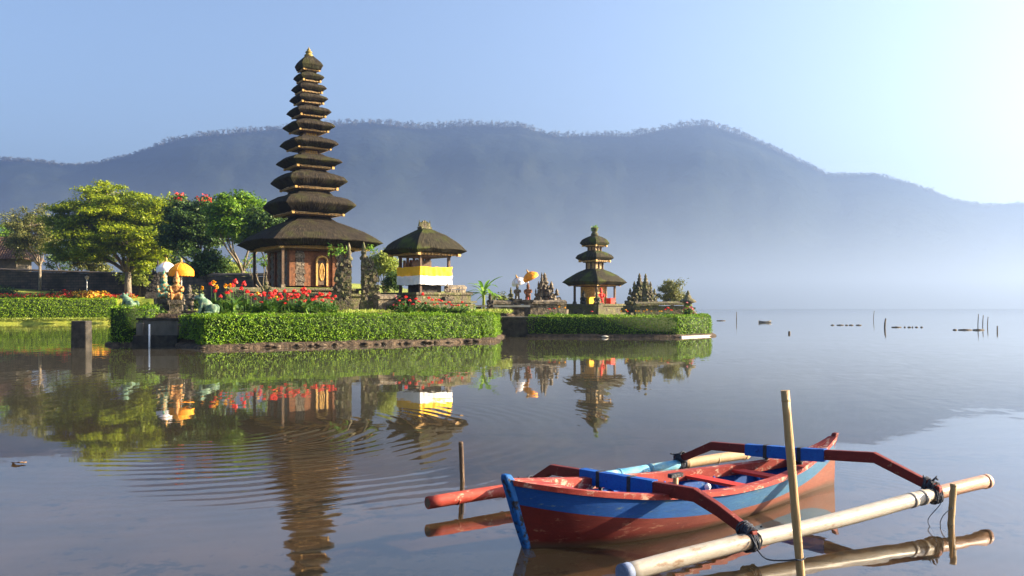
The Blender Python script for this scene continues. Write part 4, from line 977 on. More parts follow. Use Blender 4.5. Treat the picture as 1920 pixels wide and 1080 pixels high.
def bush(name, label, px, py, Y, rx, rz, lm, leaf, n, zb, cat='shrub', petals=None, group=None):
    P = []; N = []
    for _ in range(n):
        d = Vector((random.gauss(0, 1), random.gauss(0, 1), abs(random.gauss(0, 1)))).normalized(); r = 0.6 + 0.45 * random.random() + 0.2 * mnoise.noise(d * 2.5)
        P.append((d.x * rx * r, d.y * rx * 0.8 * r, d.z * rz * r)); N.append((d.x, d.y, d.z + 0.4))
    t = thing(name, label, cat, (WX(px, Y), Y, zb), 0, group)
    core = MB(); core.sphere((0, 0, rz * 0.25), (rx * 0.6, rx * 0.5, rz * 0.5), 1)
    leaf_mesh('foliage', P, N, np.full(n, leaf), np.full(n, leaf * 0.6), [lm, M['hedge_core']], t, 0.6, core)
    if petals:
        k = petals[1]; Q = np.array(random.sample(P, k)) * 1.06
        leaf_mesh('blossom', Q, Q, np.full(k, leaf * 1.3), np.full(k, leaf * 1.1), petals[0], t)
    return t
zF = 3.3
bush('flower_bush', 'broad yellow flowering shrub in the far flower bed', 160, 548, shore_y(-55) + 6.2, 2.9, 0.9, M['olive_leaf'], 0.26, 900, zF, petals=(M['yellow_petal'], 620))
bush('flower_bush', 'round green and yellow shrub right of the red bed by the left frog', 190, 548, shore_y(-53) + 6.6, 1.4, 0.9, M['olive_leaf'], 0.26, 420, zF, petals=(M['yellow_petal'], 160))
bush('shrub', 'rounded green shrub at the left edge of the far flower bed', 8, 538, shore_y(-64) + 8, 2.0, 1.6, M['deep_leaf'], 0.3, 500, zF)
bush('shrub', 'small ball shaped green shrub among the far red flowers', 97, 552, shore_y(-58) + 5.6, 0.85, 1.0, M['olive_leaf'], 0.22, 300, zF)
bush('flower_bush', 'orange red shrub beside the broad yellow shrub', 122, 554, shore_y(-57) + 5.4, 1.0, 1.0, M['olive_leaf'], 0.24, 300, zF, petals=(M['red_petal'], 90))
bush('shrub', 'green and yellow clump above the left frog statue', 233, 556, 53, 0.5, 0.55, M['olive_leaf'], 0.16, 260, 1.7)
bush('shrub', 'bright low plant between the parasols and the left frog', 275, 572, 51.5, 0.75, 0.7, M['mid_leaf'], 0.16, 380, 1.65)
bush('shrub', 'dark spiky plant at the foot of the parasols', 288, 583, 49.5, 0.7, 0.6, M['deep_leaf'], 0.2, 320, 1.6)
bush('shrub', 'pale grey leaved shrub behind the orange parasol pole', 368, 540, 57, 0.8, 1.7, M['olive_leaf'], 0.16, 360, 1.7)
bush('shrub', 'low green plant at the right foot of the mossy gate', 735, 575, 56.3, 0.9, 0.75, M['mid_leaf'], 0.16, 420, 1.6)
bush('shrub', 'small bushy plant with pink flowers in front of the pavilion base', 752, 562, 55.6, 0.55, 1.1, M['deep_leaf'], 0.14, 260, 1.6, petals=(M['pink_petal'], 30))
bush('shrub', 'pink flowering bush at the right end of the islet', 1292, 570, 66, 0.75, 1.0, M['mid_leaf'], 0.14, 320, 1.2, petals=(M['pink_petal'], 60))
bush('shrub', 'low green bush at the right corner of the lawn behind the hedge end', 868, 580, 56, 1.2, 0.55, M['mid_leaf'], 0.15, 420, 1.6)
bush('shrub', 'bonsai like spreading shrub between the banana plant and the stone figures', 942, 555, 68, 0.75, 1.0, M['olive_leaf'], 0.15, 280, 2.2)
# far red flower bed reads as one mass
P = []; N = []; mi = []
for _ in range(5200):
    x = random.uniform(-76, -50.5); y = shore_y(x) + 4.3 + random.random() * 2.2; z = zF - 0.1 + random.random() * 0.75 * (0.6 + 0.4 * mnoise.noise(Vector((x * 0.5, y, 0))))
    c = mnoise.noise(Vector((x * 0.8, y * 0.8, 3))) > -0.25 and random.random() < 0.42
    P.append((x, y, z + (0.15 if c else 0))); N.append((0.2, -0.5, 1)); mi.append(1 if c else 0)
o = leaf_mesh('flower_bed', P, N, np.full(len(P), 0.22), np.full(len(P), 0.17), [M['mid_leaf'], M['red_petal']], None, 0.7, None, 0.2, mi); tag(o, 'mass of low red flowers behind the far hedge', 'flowers', kind='stuff')
# grass at the island edges
P = []; N = []
for _ in range(5000):
    x = random.uniform(-76, -46); P.append((x, shore_y(x) + random.uniform(0.3, 2.3), 0.5 + random.uniform(0, 0.2))); N.append((random.gauss(0, 1), random.gauss(0, 1), 0.2))
for (x0, x1, y0, y1, z) in ((-20, -1, 50, 58, 1.72), (1.8, 13.5, 62, 69, 1.22), (-5, 1.5, 56, 66, 1.72)):
    for _ in range(2600):
        x = random.uniform(x0, x1); y = random.uniform(y0, y1)
        if x0 == -20 and (Vector((x, y)) - A0).dot(VA) < 2.4: continue
        if x0 == -5 and x > 0: continue
        P.append((x, y, z + random.uniform(0, 0.14))); N.append((random.gauss(0, 1), random.gauss(0, 1), 0.2))
o = leaf_mesh('grass', P, N, np.full(len(P), 0.26), np.full(len(P), 0.09), M['pale_leaf'], None, 0.4); tag(o, 'short grass on the banks and lawns', 'grass', kind='stuff')

# canna plants
def paddle(P_, base, az, L, w, rise, droop, seg=4):
    """arched blade: list of faces into MB P_"""
    d = Vector((math.cos(az), math.sin(az), 0)); s = Vector((-d.y, d.x, 0)); vs = []
    for k in range(seg + 1):
        t = k / seg; p = Vector(base) + d * (L * t * (0.35 + 0.5 * t)) + Vector((0, 0, L * (rise * t - droop * t * t)))
        ww = w * (0.25 + 1.2 * t) * (1 - t) ** 0.55 * 1.5 if k < seg else 0.0
        vs += [p - s * ww / 2 + Vector((0, 0, ww * 0.15)), p, p + s * ww / 2 + Vector((0, 0, ww * 0.15))]
    fs = []
    for k in range(seg):
        fs += [(3 * k, 3 * k + 3, 3 * k + 4, 3 * k + 1), (3 * k + 1, 3 * k + 4, 3 * k + 5, 3 * k + 2)]
    P_.add(vs, fs, 0, True)
def canna_proto(petal, seed, bloom=True):
    rnd = random.Random(seed)
    t = thing('canna_plant', '', 'flower')
    lf = MB()
    for k in range(9): paddle(lf, (rnd.gauss(0, 0.1), rnd.gauss(0, 0.1), rnd.uniform(0, 0.25)), rnd.uniform(0, 6.28), rnd.uniform(0.5, 0.8), rnd.uniform(0.16, 0.24), rnd.uniform(0.75, 1.1), rnd.uniform(0.1, 0.6))
    lf.build('leaves', M['canna_leaf'], t)
    st = MB(); st.tube([(0, 0, 0), (0.03, 0, 0.6), (0.02, 0.02, 1.15)], [0.02, 0.016, 0.01], 5); st.build('stem', M['canna_leaf'], t)
    if not bloom: return t
    FP = []; FN = []
    for k in range(16):
        d = Vector((rnd.gauss(0, 1), rnd.gauss(0, 1), rnd.gauss(0.4, 0.8))).normalized() * rnd.uniform(0.03, 0.11); FP.append(tuple(Vector((0.02, 0.02, 1.2)) + d)); FN.append(tuple(d))
    leaf_mesh('bloom', FP, FN, np.full(16, 0.145), np.full(16, 0.105), petal, t, 0.4)
    return t
protos = {}; used = {}
def canna(px, py, Y, col, label, group, zb):
    if col not in protos: protos[col] = canna_proto(M.get(col), len(protos) + 3, col != 'leafy')
    o = protos[col] if col not in used else copy_tree(protos[col]); used[col] = 1
    zt_ = WZ(py, Y); h = zt_ - zb
    o.location = (WX(px, Y), Y, zb); s = max(0.45, h / 1.22); o.scale = (0.6 + 0.4 * s, 0.6 + 0.4 * s, s); o.rotation_euler = (0, 0, random.uniform(0, 6.28))
    tag(o, label, 'flower', group)
def yA(px): return 45.8 + (px - 400) / 535 * 8.6    # just behind the long hedge
L1 = ('red canna plant behind the long hedge left of the mossy gate', 'red cannas left of the mossy gate')
L2 = ('yellow orange canna plant behind the long hedge left of the mossy gate', 'yellow cannas left of the mossy gate')
for px, py in ((438, 534), (441, 527), (457, 531), (471, 552), (505, 558), (511, 555), (512, 551), (528, 556), (533, 545), (546, 551), (551, 545), (557, 557), (565, 543), (571, 541), (576, 553), (590, 560), (601, 553), (603, 551), (615, 553), (623, 560), (413, 555), (425, 548), (396, 532), (404, 545), (487, 553), (520, 562), (585, 562), (540, 562), (622, 566), (498, 566), (508, 549), (517, 545), (524, 551), (560, 553), (568, 548), (580, 546), (594, 556), (609, 557), (619, 550), (452, 540), (463, 546), (433, 545), (478, 560), (549, 558), (574, 563)) + tuple((round(random.uniform(488, 632)), round(random.uniform(547, 568))) for _ in range(26)):
    canna(px, py, yA(px) + random.uniform(0.6, 3.2), 'red_petal', L1[0], L1[1], 1.6)
for px, py in ((425, 536), (482, 550), (517, 557), (402, 530), (378, 540), (404, 538), (430, 535)):
    canna(px, py, yA(px) + random.uniform(0.8, 2.5), 'yellow_petal', L2[0], L2[1], 1.6)
L3 = ('red canna plant behind the long hedge below the pavilion cloth', 'red cannas below the pavilion')
for px, py in ((749, 563), (768, 563), (785, 565), (792, 551), (803, 558), (823, 562), (828, 564), (836, 570), (845, 571), (855, 574), (867, 566), (760, 556), (814, 571), (775, 570), (798, 568), (810, 562), (819, 569), (841, 566), (850, 578), (860, 572), (874, 572), (757, 570), (780, 560)):
    canna(px, py, yA(px) + random.uniform(0.3, 1.5), 'red_petal', L3[0], L3[1], 1.6)
canna(817, 562, yA(817) + 0.8, 'yellow_petal', 'single yellow orange canna plant among the red ones below the pavilion cloth', None, 1.6)
L4 = ('leafy flowerless canna plant behind the long hedge left of the mossy gate', 'leafy cannas left of the mossy gate')
L4b = ('leafy flowerless canna plant behind the long hedge below the pavilion', 'leafy cannas below the pavilion')
for px in list(range(405, 632, 8)) + list(range(746, 862, 9)):
    q = px + random.uniform(-3, 3); canna(q, 574 + random.uniform(-8, 6), yA(q) + random.uniform(0.2, 1.6), 'leafy', *(L4 if px < 700 else L4b), 1.6)
L5 = ('yellow canna plant in front of the islet gate', 'yellow cannas on the islet')
for px, py in ((1193, 583), (1208, 585), (1214, 581), (1222, 584), (1236, 587), (1172, 581), (1165, 586), (1240, 585), (1198, 586)): canna(px, py, 63.5 + random.uniform(0, 2), 'yellow_petal', L5[0], L5[1], 1.2)
L6 = ('red canna plant at the right end of the islet hedge', 'red cannas at the right of the islet')
for px, py in ((1247, 580), (1252, 577), (1258, 581), (1176, 587)): canna(px, py, 64.5 + random.uniform(0, 1), 'red_petal', L6[0], L6[1], 1.2)
canna(1110, 588, 63.2, 'red_petal', 'single red canna plant before the corner of the small pagoda plinth', None, 1.2)
L7 = ('red canna plant beside the dark islet gate left of the small pagoda', 'red cannas beside the dark islet gate')
for px, py in ((1030, 579), (1040, 578)): canna(px, py, 65, 'red_petal', L7[0], L7[1], 1.2)
for px, py in ((1048, 575), (1058, 577)): canna(px, py, 65, 'yellow_petal', 'yellow canna plant beside the dark islet gate left of the small pagoda', 'yellow cannas beside the dark islet gate', 1.2)

# banana plant and palm
def big_leaf_plant(name, label, px, Y, zb, hgt, n, w, seed, matn='banana_leaf', up=1.0):
    rnd = random.Random(seed); t = thing(name, label, 'plant', (WX(px, Y), Y, zb))
    st = MB(); lf = MB()
    for q in range(3):
        bx, by = rnd.gauss(0, 0.3), rnd.gauss(0, 0.3); h = hgt * rnd.uniform(0.4, 0.55)
        st.tube([(bx, by, -0.2), (bx * 1.1, by, h * 0.6), (bx * 1.2, by, h)], [0.09, 0.075, 0.05], 7)
        for k in range(n): paddle(lf, (bx * 1.2, by, h - 0.1), rnd.uniform(0, 6.28), hgt * rnd.uniform(0.5, 0.75), w * rnd.uniform(0.8, 1.2), rnd.uniform(0.75, 1.2) * up, rnd.uniform(0.25, 1.0), 6)
    st.build('stem', M['pale_leaf'], t); lf.build('leaves', M[matn], t); return t
big_leaf_plant('banana_plant', 'young banana plant with upright bright leaves right of the pavilion', 905, 64.5, 1.7, 2.6, 6, 0.26, 3)
big_leaf_plant('palm_shrub', 'small drooping palm shrub right of the banana plant', 938, 67, 2.0, 1.5, 8, 0.14, 5, 'pale_leaf', 0.8)
big_leaf_plant('palm_shrub', 'thin leafed plant at the edge of the grey screen wall', 878, 66, 1.7, 1.3, 5, 0.1, 6, 'mid_leaf', 0.9)

# ------------------------------------------------------------------ parasols, statues, frogs
def parasol(label, px, ytip, yrim, Y, wpx, zb, canopy, pole, tilt=(0, 0), group='ceremonial parasols'):
    r = wpx / 2 / F * Y; ztip = WZ(ytip, Y); zr = WZ(yrim, Y); h = ztip - zr
    t = thing('parasol', label, 'parasol', (WX(px, Y), Y, zb), 0, group)
    p = MB(); p.tube([(0, 0, 0), (0, 0, (ztip - zb) * 0.45)], 0.05, 7, 1); p.tube([(0, 0, (ztip - zb) * 0.45), (0, 0, ztip - zb - 0.08)], 0.04, 7, 0); p.build('pole', [M['white_metal'], M[pole]], t)
    rt = Matrix.Rotation(tilt[0], 3, 'Y') @ Matrix.Rotation(tilt[1], 3, 'X'); piv = Vector((0, 0, ztip - zb - h * 0.2))
    seg = 24; hh = h * 0.78; prof = [(0.02, 0), (0.3, -0.10), (0.6, -0.28), (0.85, -0.52), (1.0, -0.75)]
    c = MB(); vs = []
    for k, (q, z) in enumerate(prof):
        for s in range(seg):
            w = 2 * math.pi * s / seg; e = 1 - 0.045 * (s % 3 == 0) * q
            vs.append(piv + rt @ Vector((r * q * e * math.cos(w), r * q * e * math.sin(w), z * hh)))
    c.add(vs, [(i * seg + s, i * seg + (s + 1) % seg, (i + 1) * seg + (s + 1) % seg, (i + 1) * seg + s) for i in range(len(prof) - 1) for s in range(seg)], 0, True); c.build('canopy', M[canopy], t)
    fr = MB(); vs = []
    for z, q in ((-0.75, 1.0), (-1.0, 1.015), (-1.22, 1.0)):
        for s in range(seg * 2):
            w = math.pi * s / seg; zz = z - (0.07 * (s % 2) if z < -1.1 else 0)
            vs.append(piv + rt @ Vector((r * q * math.cos(w), r * q * math.sin(w), zz * hh)))
    n2 = seg * 2; fr.add(vs, [(i * n2 + s, i * n2 + (s + 1) % n2, (i + 1) * n2 + (s + 1) % n2, (i + 1) * n2 + s) for i in range(2) for s in range(n2)]); fr.build('fringe', M[canopy], t)
    for s in range(0, seg, 3):
        w = 2 * math.pi * s / seg
        rbm = MB(); rbm.tube([piv + rt @ Vector((r * q * 0.955 * math.cos(w), r * q * 0.955 * math.sin(w), z * hh + 0.012)) for q, z in prof], 0.014, 4); rbm.build('rib', M['gold_wood'], t)
    f = MB(); f.lathe((0, 0, 0), [(0.05, -0.06), (0.1, 0.0), (0.05, 0.07), (0.07, 0.12), (0.015, 0.26)], 8); f.v = [tuple(piv + rt @ Vector(v)) for v in f.v]; f.build('finial', M['gold_wood'], t)
    return t
parasol('white fringed parasol behind the left painted statue', 312, 486, 507, 52.6, 36, 1.6, 'white_canopy', 'white_metal')
parasol('orange fringed parasol standing right of the painted statues', 340, 487, 513, 51.5, 45, 1.55, 'orange_canopy', 'green_paint')
parasol('yellow tilted parasol near the dark islet gate', 990, 508, 522, 68, 30, 1.3, 'orange_canopy', 'red_paint', (R(-28), R(10)))
parasol('white tilted parasol at the left of the yellow one on the islet', 969, 518, 531, 69, 26, 1.3, 'white_canopy', 'white_metal', (R(-20), R(14)))

def statue(label, px, ytop, ybase, Y, yped, mbody, rot=0.0, group=None, pose='sit', name='guardian_statue', pedm='stone', wide=1.0):
    zb = WZ(yped, Y); z0 = WZ(ybase, Y) - zb; H = WZ(ytop, Y) - WZ(ybase, Y)
    t = thing(name, label, 'statue', (WX(px, Y), Y, zb), rot, group)
    if z0 > 0.15:
        p = MB(); w = H * 0.42 * wide; p.box((0, 0, z0 * 0.15), (w * 1.3, w * 1.3, z0 * 0.3)); p.box((0, 0, z0 * 0.5), (w * 0.95, w * 0.95, z0 * 0.42)); p.box((0, 0, z0 * 0.85), (w * 1.25, w * 1.25, z0 * 0.28)); p.jitter(0.02, 4).build('pedestal', M[pedm], t)
    m = MB(); s = H
    def e(x, y, z, a, b, c): m.sphere((x * s * wide, y * s, z0 + z * s), (a * s * wide, b * s, c * s), seg=12, rings=9)
    if pose == 'sit':
        e(0, 0.0, 0.10, 0.21, 0.2, 0.11); e(-0.14, -0.1, 0.14, 0.1, 0.14, 0.08); e(0.14, -0.1, 0.14, 0.1, 0.14, 0.08); e(-0.15, -0.17, 0.07, 0.06, 0.07, 0.09); e(0.15, -0.17, 0.07, 0.06, 0.07, 0.09)
        e(0, 0.02, 0.30, 0.15, 0.12, 0.18); e(0, 0.02, 0.45, 0.19, 0.11, 0.1); e(-0.2, -0.03, 0.37, 0.055, 0.06, 0.12); e(0.2, -0.03, 0.37, 0.055, 0.06, 0.12); e(-0.16, -0.12, 0.28, 0.05, 0.1, 0.05); e(0.16, -0.13, 0.33, 0.05, 0.1, 0.05)
        e(0, 0.0, 0.55, 0.06, 0.06, 0.07); e(0, -0.01, 0.64, 0.1, 0.1, 0.1); e(0, -0.1, 0.63, 0.03, 0.03, 0.03); e(-0.1, 0, 0.64, 0.03, 0.03, 0.06); e(0.1, 0, 0.64, 0.03, 0.03, 0.06)
        e(0, 0.02, 0.74, 0.12, 0.11, 0.06); e(0, 0.03, 0.83, 0.08, 0.08, 0.08); e(0, 0.03, 0.92, 0.045, 0.045, 0.09)
    else:
        e(-0.08, 0, 0.12, 0.06, 0.07, 0.14); e(0.08, 0, 0.12, 0.06, 0.07, 0.14); e(-0.09, -0.04, 0.02, 0.06, 0.09, 0.03); e(0.09, -0.04, 0.02, 0.06, 0.09, 0.03); e(0, 0, 0.30, 0.14, 0.11, 0.12); e(0, 0, 0.45, 0.13, 0.1, 0.13); e(0, 0, 0.58, 0.16, 0.09, 0.07)
        e(-0.17, -0.03, 0.48, 0.045, 0.05, 0.12); e(0.17, -0.05, 0.5, 0.045, 0.05, 0.12); e(0.13, -0.12, 0.43, 0.045, 0.08, 0.045); e(-0.15, -0.1, 0.38, 0.045, 0.08, 0.045); e(0, 0, 0.66, 0.05, 0.05, 0.05); e(0, -0.01, 0.74, 0.085, 0.085, 0.085); e(0, -0.09, 0.73, 0.025, 0.025, 0.025); e(0, 0.01, 0.83, 0.09, 0.09, 0.05); e(0, 0.02, 0.91, 0.05, 0.05, 0.09)
    remesh_blob('figure', m, H / 42, mbody, t)
    return t
statue('painted green skirted statue on a pedestal under the white parasol', 307, 507, 560, 50.6, 592, M['statue_green'], R(15), 'painted guardian statues')
statue('painted golden statue on a pedestal under the orange parasol', 331, 508, 562, 50.2, 592, M['statue_gold'], R(15), 'painted guardian statues')
statue('small pale stone figure with raised crown left of the right frog', 355, 533, 582, 47.6, 589, M['stone'], R(10), None, 'stand', wide=1.2)
statue('stone guardian figure on a pedestal left of the tall pagoda plinth', 499, 520, 552, 56.5, 590, M['stone_moss'], R(20), None, 'sit', wide=1.2)
statue('stone guardian figure at the right corner of the pavilion terrace', 839, 532, 556, 57.2, 583, M['stone'], R(30), None, 'stand', wide=1.5)
statue('dark stone figure in front of the palm shrub beside the causeway slab', 919, 548, 577, 63.0, 588, M['dark_stone'], R(10), 'stone figures near the islet gate', 'sit')
statue('tall slim stone figure under the white tilted parasol', 970, 532, 560, 66.5, 577, M['stone'], R(0), 'stone figures near the islet gate', 'stand', wide=1.2)
statue('red brown figure standing below the yellow tilted parasol', 990, 530, 562, 66.5, 577, M['brick'], R(0), 'stone figures near the islet gate', 'stand', wide=1.2)
statue('small stone lantern like figure between the palm shrub and the slim figure', 958, 538, 563, 67.2, 577, M['stone_moss'], R(0), 'stone figures near the islet gate', 'sit', wide=0.8)
statue('stone guardian in front of the dark islet gate', 1013, 556, 588, 67.5, 596, M['stone'], R(-10), 'stone figures near the islet gate', 'stand', wide=1.2)
statue('mossy guardian on the near corner of the small pagoda plinth', 1119, 545, 571, 71.6, 573, M['stone_moss'], R(0), None, 'sit')
statue('red draped figure standing on the small pagoda floor', 1127, 539, 569, 74.2, 571, M['red_cloth'], R(20), None, 'stand', wide=1.2)
statue('dark seated figure at the left side of the small pagoda floor', 1094, 544, 570, 74.4, 571, M['dark_stone'], R(-20), None, 'sit')
# corner lantern of the islet
t = thing('stone_lantern', 'squat stone lantern with a pointed cap at the right end of the islet wall', 'lantern', (WX(1290, 68), 68, 1.2))
z = WZ(592, 68) - 1.2
m = MB(); m.box((0, 0, 0.3), (0.7, 0.7, 0.9)); m.box((0, 0, 0.75), (0.95, 0.95, 0.14)); m.jitter(0.03, 3).build('pedestal', M['stone'], t)
m = MB(); m.lathe((0, 0, 0.8), [(0.3, 0), (0.34, 0.2), (0.3, 0.35), (0.66, 0.42), (0.5, 0.62), (0.3, 0.72), (0.2, 0.95), (0.12, 1.0), (0.16, 1.1), (0.03, 1.32)], 8, sq=True); m.jitter(0.04, 4).build('cap', M['stone_moss'], t)
# pedestal with shaded lantern left of the big plinth
# frogs
def frog(label, px, ytop, ybase, Y, rot, zb, wpx, rest):
    H = WZ(ytop, Y) - WZ(ybase, Y); s = H
    t = thing('frog_statue', label, 'frog statue', (WX(px, Y), Y, WZ(ybase, Y)), rot, 'green frog statues')
    m = MB()
    def e(x, y, z, a, b, c, ry=0): m.sphere((x * s, y * s, z * s), (a * s, b * s, c * s), seg=14, rings=10, rot=Matrix.Rotation(ry, 3, 'Y'))
    e(0.02, 0, 0.42, 0.46, 0.32, 0.26, R(42)); e(0.22, 0, 0.22, 0.32, 0.34, 0.22); e(-0.28, 0, 0.74, 0.28, 0.26, 0.15, R(6)); e(-0.12, 0, 0.55, 0.24, 0.27, 0.22)
    for q in (-1, 1):
        e(-0.2, q * 0.17, 0.88, 0.085, 0.085, 0.085)
        e(0.34, q * 0.33, 0.24, 0.26, 0.12, 0.22, R(-30)); e(0.42, q * 0.36, 0.1, 0.14, 0.1, 0.1); e(0.18, q * 0.42, 0.05, 0.26, 0.1, 0.05)
        e(-0.16, q * 0.24, 0.34, 0.085, 0.09, 0.3, R(14)); e(-0.22, q * 0.27, 0.14, 0.07, 0.07, 0.16); e(-0.32, q * 0.29, 0.035, 0.15, 0.1, 0.04)
    remesh_blob('body', m, s / 45, M['frog'], t)
    b = MB(); b.box((0.05 * s, 0, -0.08 * s - 0.2), (1.05 * s, 0.8 * s, 0.16 * s + 0.4), 0, 0, 0.92); b.jitter(0.03, 4).build('pedestal', M['stone'], t)
    for q in (-1, 1):
        ey = MB(); ey.sphere((-0.245 * s, q * 0.20 * s, 0.90 * s), 0.05 * s, seg=8, rings=6); ey.build('eye', M['black_rubber'], t)
    return t
frog('large green frog statue sitting on the left end of the long hedge facing left', 386, 549, 588, 45.6, R(8), 1.6, 42, 0)
frog('green frog statue on the dark hedge block turned away to the left', 240, 548, 577, 48.6, R(-12), 1.9, 30, 0)
# garden lamp
t = thing('garden_lamp', 'small pale garden lamp on a post in the far flower bed', 'lamp', (WX(163, 120.5), 120.5, 3.2))
m = MB(); m.tube([(0, 0, 0), (0, 0, WZ(524, 120.5) - 3.2)], 0.07, 7); m.build('post', M['white_metal'], t)
m = MB(); zz = WZ(524, 120.5) - 3.2; m.lathe((0, 0, zz), [(0.12, 0), (0.22, 0.05), (0.26, 0.3), (0.36, 0.32), (0.1, 0.48), (0.03, 0.55)], 10); m.build('lamp_head', M['pale_slab'], t)
# house with a tiled roof at far left
hs = thing('house', 'low house with a brown tiled hip roof at the far left edge', 'house', (WX(-15, 140), 140, 4.5), R(8))
m = MB(); hz = WZ(488, 140) - 4.5; m.box((0, 0, hz / 2 - 0.5), (9.5, 6, hz + 1)); m.build('wall', M['plaster'], hs)
m = MB(); rz_ = WZ(447, 140) - 4.5
m.add([(-6.6, -4, hz), (6.6, -4, hz), (6.6, 4, hz), (-6.6, 4, hz), (-4.2, 0, rz_), (4.2, 0, rz_)], [(0, 1, 5, 4), (1, 2, 5), (2, 3, 4, 5), (3, 0, 4), (0, 3, 2, 1)])
for k in range(34):
    x = -6.3 + k * 12.6 / 33; tt = 1.0 if abs(x) < 4.2 else max(0.05, (6.6 - abs(x)) / 2.4)
    m.tube([(x, -4.02, hz + 0.03), (x, -4 + 4 * tt, hz + (rz_ - hz) * tt + 0.03)], 0.1, 5, 0, False)
m.tube([(-4.2, 0, rz_ + 0.08), (4.2, 0, rz_ + 0.08)], 0.16, 6); m.build('roof', M['tile'], hs)

# ------------------------------------------------------------------ things far out on the lake
def stake(label, px, ytop, ywat, rad, group, lean=0.0):
    Y = 3326.0 / (ywat - HZ); m = MB(); h = WZ(ytop, Y); m.tube([(0, 0, -1.0), (lean * 0.5, 0, h * 0.5), (lean, 0, h)], [rad, rad, rad * 0.8], 6)
    o = m.build('lake_stake', M['float_wood']); o.location = (WX(px, Y), Y, 0); tag(o, label, 'stake', group)
stake('thick dark stake between the two rows of floats far out', 1658, 597, 615, 0.085, 'stakes out on the lake', 0.15)
stake('dark thin stake furthest right on the lake', 1870, 611, 622, 0.05, 'stakes out on the lake')
stake('short dark stump rising from the open lake', 1480, 621, 626, 0.09, 'stakes out on the lake')
stake('thin stake near the islet hedge end on the lake', 1381, 585, 602, 0.06, 'stakes out on the lake')
stake('thin stake left of the thick dark stake', 1637, 583, 600, 0.05, 'stakes out on the lake', 0.2)
for px, yt in ((1833, 589), (1842, 591), (1851, 594)): stake('one of three thin stakes clustered above the right row of floats', px, yt, 612 + (px % 3), 0.045, 'three clustered lake stakes', 0.1)
def floats(label, spans, y, group):
    Y = 3326.0 / (y - HZ); t = thing('float_line', label, 'floats', (WX(spans[0][0], Y), Y, 0.0), 0, group)
    for a_, b_ in spans:
        m = MB(); x0, x1 = WX(a_, Y), WX(b_, Y); m.tube([(x0 - t.location.x, 0, 0.02), ((x0 + x1) / 2 - t.location.x, 0, 0.04), (x1 - t.location.x, 0, 0.02)], [0.06, 0.08, 0.06], 6); m.build('log_float', M['float_wood'], t)
floats('left row of short dark floats out on the lake', [(1558, 1564), (1569, 1582), (1585, 1590), (1592, 1600), (1605, 1615)], 610, 'rows of floats on the lake')
floats('middle row of dark floats right of the thick stake', [(1672, 1690), (1695, 1698), (1702, 1708), (1710, 1712), (1716, 1721), (1726, 1730)], 614, 'rows of floats on the lake')
floats('right row of dark floats below the clustered stakes', [(1787, 1794), (1797, 1822), (1824, 1845)], 619, 'rows of floats on the lake')
floats('short dark float beside the islet hedge end', [(1344, 1360)], 601.5, 'rows of floats on the lake')
Y = 3326.0 / (605 - HZ)
t = thing('white_canoe', 'tiny white canoe lying flat on the far lake', 'boat', (WX(1434, Y), Y, 0), 0)
m = MB(); vs = []
for k in range(9):
    u = k / 8 * 2 - 1; w = 0.3 * (1 - u * u) + 0.02; zz = 0.18 + 0.14 * u * u
    vs += [(u * 0.85, -w, zz), (u * 0.85, -w * 0.5, -0.06), (u * 0.85, w * 0.5, -0.06), (u * 0.85, w, zz)]
m.add(vs, [(4 * k + i, 4 * k + 4 + i, 4 * k + 5 + i, 4 * k + 1 + i) for k in range(8) for i in range(3)], 0, True); m.build('hull', M['pale_slab'], t)
m = MB(); m.box((0, 0, 0.16), (0.16, 0.5, 0.03)); m.build('seat', M['pale_slab'], t)

# ------------------------------------------------------------------ the outrigger boat
BW = Vector((0.134, 7.42, 0)); AX = Vector((0.80, 0.60, 0)); SN = Vector((0.60, -0.80, 0)); UPV = Vector((0, 0, 1))
boat = thing('outrigger_boat', 'blue and red wooden outrigger boat floating in the foreground', 'boat', tuple(BW + AX * 2.0))
ss = np.array([-0.02, 0.04, 0.15, 0.3, 0.6, 1.0, 1.5, 2.0, 2.5, 2.9, 3.4, 3.8, 4.2, 4.38])
bg_ = np.array([0.045, 0.10, 0.20, 0.29, 0.42, 0.50, 0.535, 0.53, 0.47, 0.40, 0.275, 0.16, 0.06, 0.03])
bw_ = np.array([0.03, 0.05, 0.14, 0.23, 0.35, 0.43, 0.47, 0.45, 0.385, 0.31, 0.19, 0.10, 0.025, 0.015])
zg_ = np.array([0.575, 0.555, 0.525, 0.49, 0.43, 0.375, 0.335, 0.305, 0.295, 0.297, 0.315, 0.355, 0.455, 0.53])
def smooth(x, y):
    xs = np.linspace(-0.02, 4.38, 57); ys = np.interp(xs, x, y)
    for _ in range(3): ys[1:-1] = (ys[:-2] + 2 * ys[1:-1] + ys[2:]) / 4
    return xs, ys
SX, GB = smooth(ss, bg_); _, WB = smooth(ss, bw_); _, ZG = smooth(ss, zg_)
def rake(s, z):      # the bow leans forward with height, the stern a little aft
    k = max(0.0, 1 - max(0.0, s) / 0.7); return -0.19 * k * z / 0.60
def hp(s, off, z): return BW + AX * (s + (rake(s, z))) + SN * off + UPV * z
def section(i, inner=0.0):
    g, w, z = max(0.012, GB[i] - inner), max(0.008, WB[i] - inner), ZG[i]
    zb = z - 0.195
    f = lambda zz: w + (g - w) * (max(0, zz / z)) ** 0.75
    if inner:
        return [(g, z - 0.01), (f(zb), zb), (f(0.1), max(0.1, 0.1)), (w * 0.72, 0.045), (0, 0.04)]
    return [(g, z), (f(z - 0.1), z - 0.1), (f(zb), zb), (f(zb * 0.5), zb * 0.5), (w, 0.0), (w * 0.72, -0.06), (0, -0.09)]
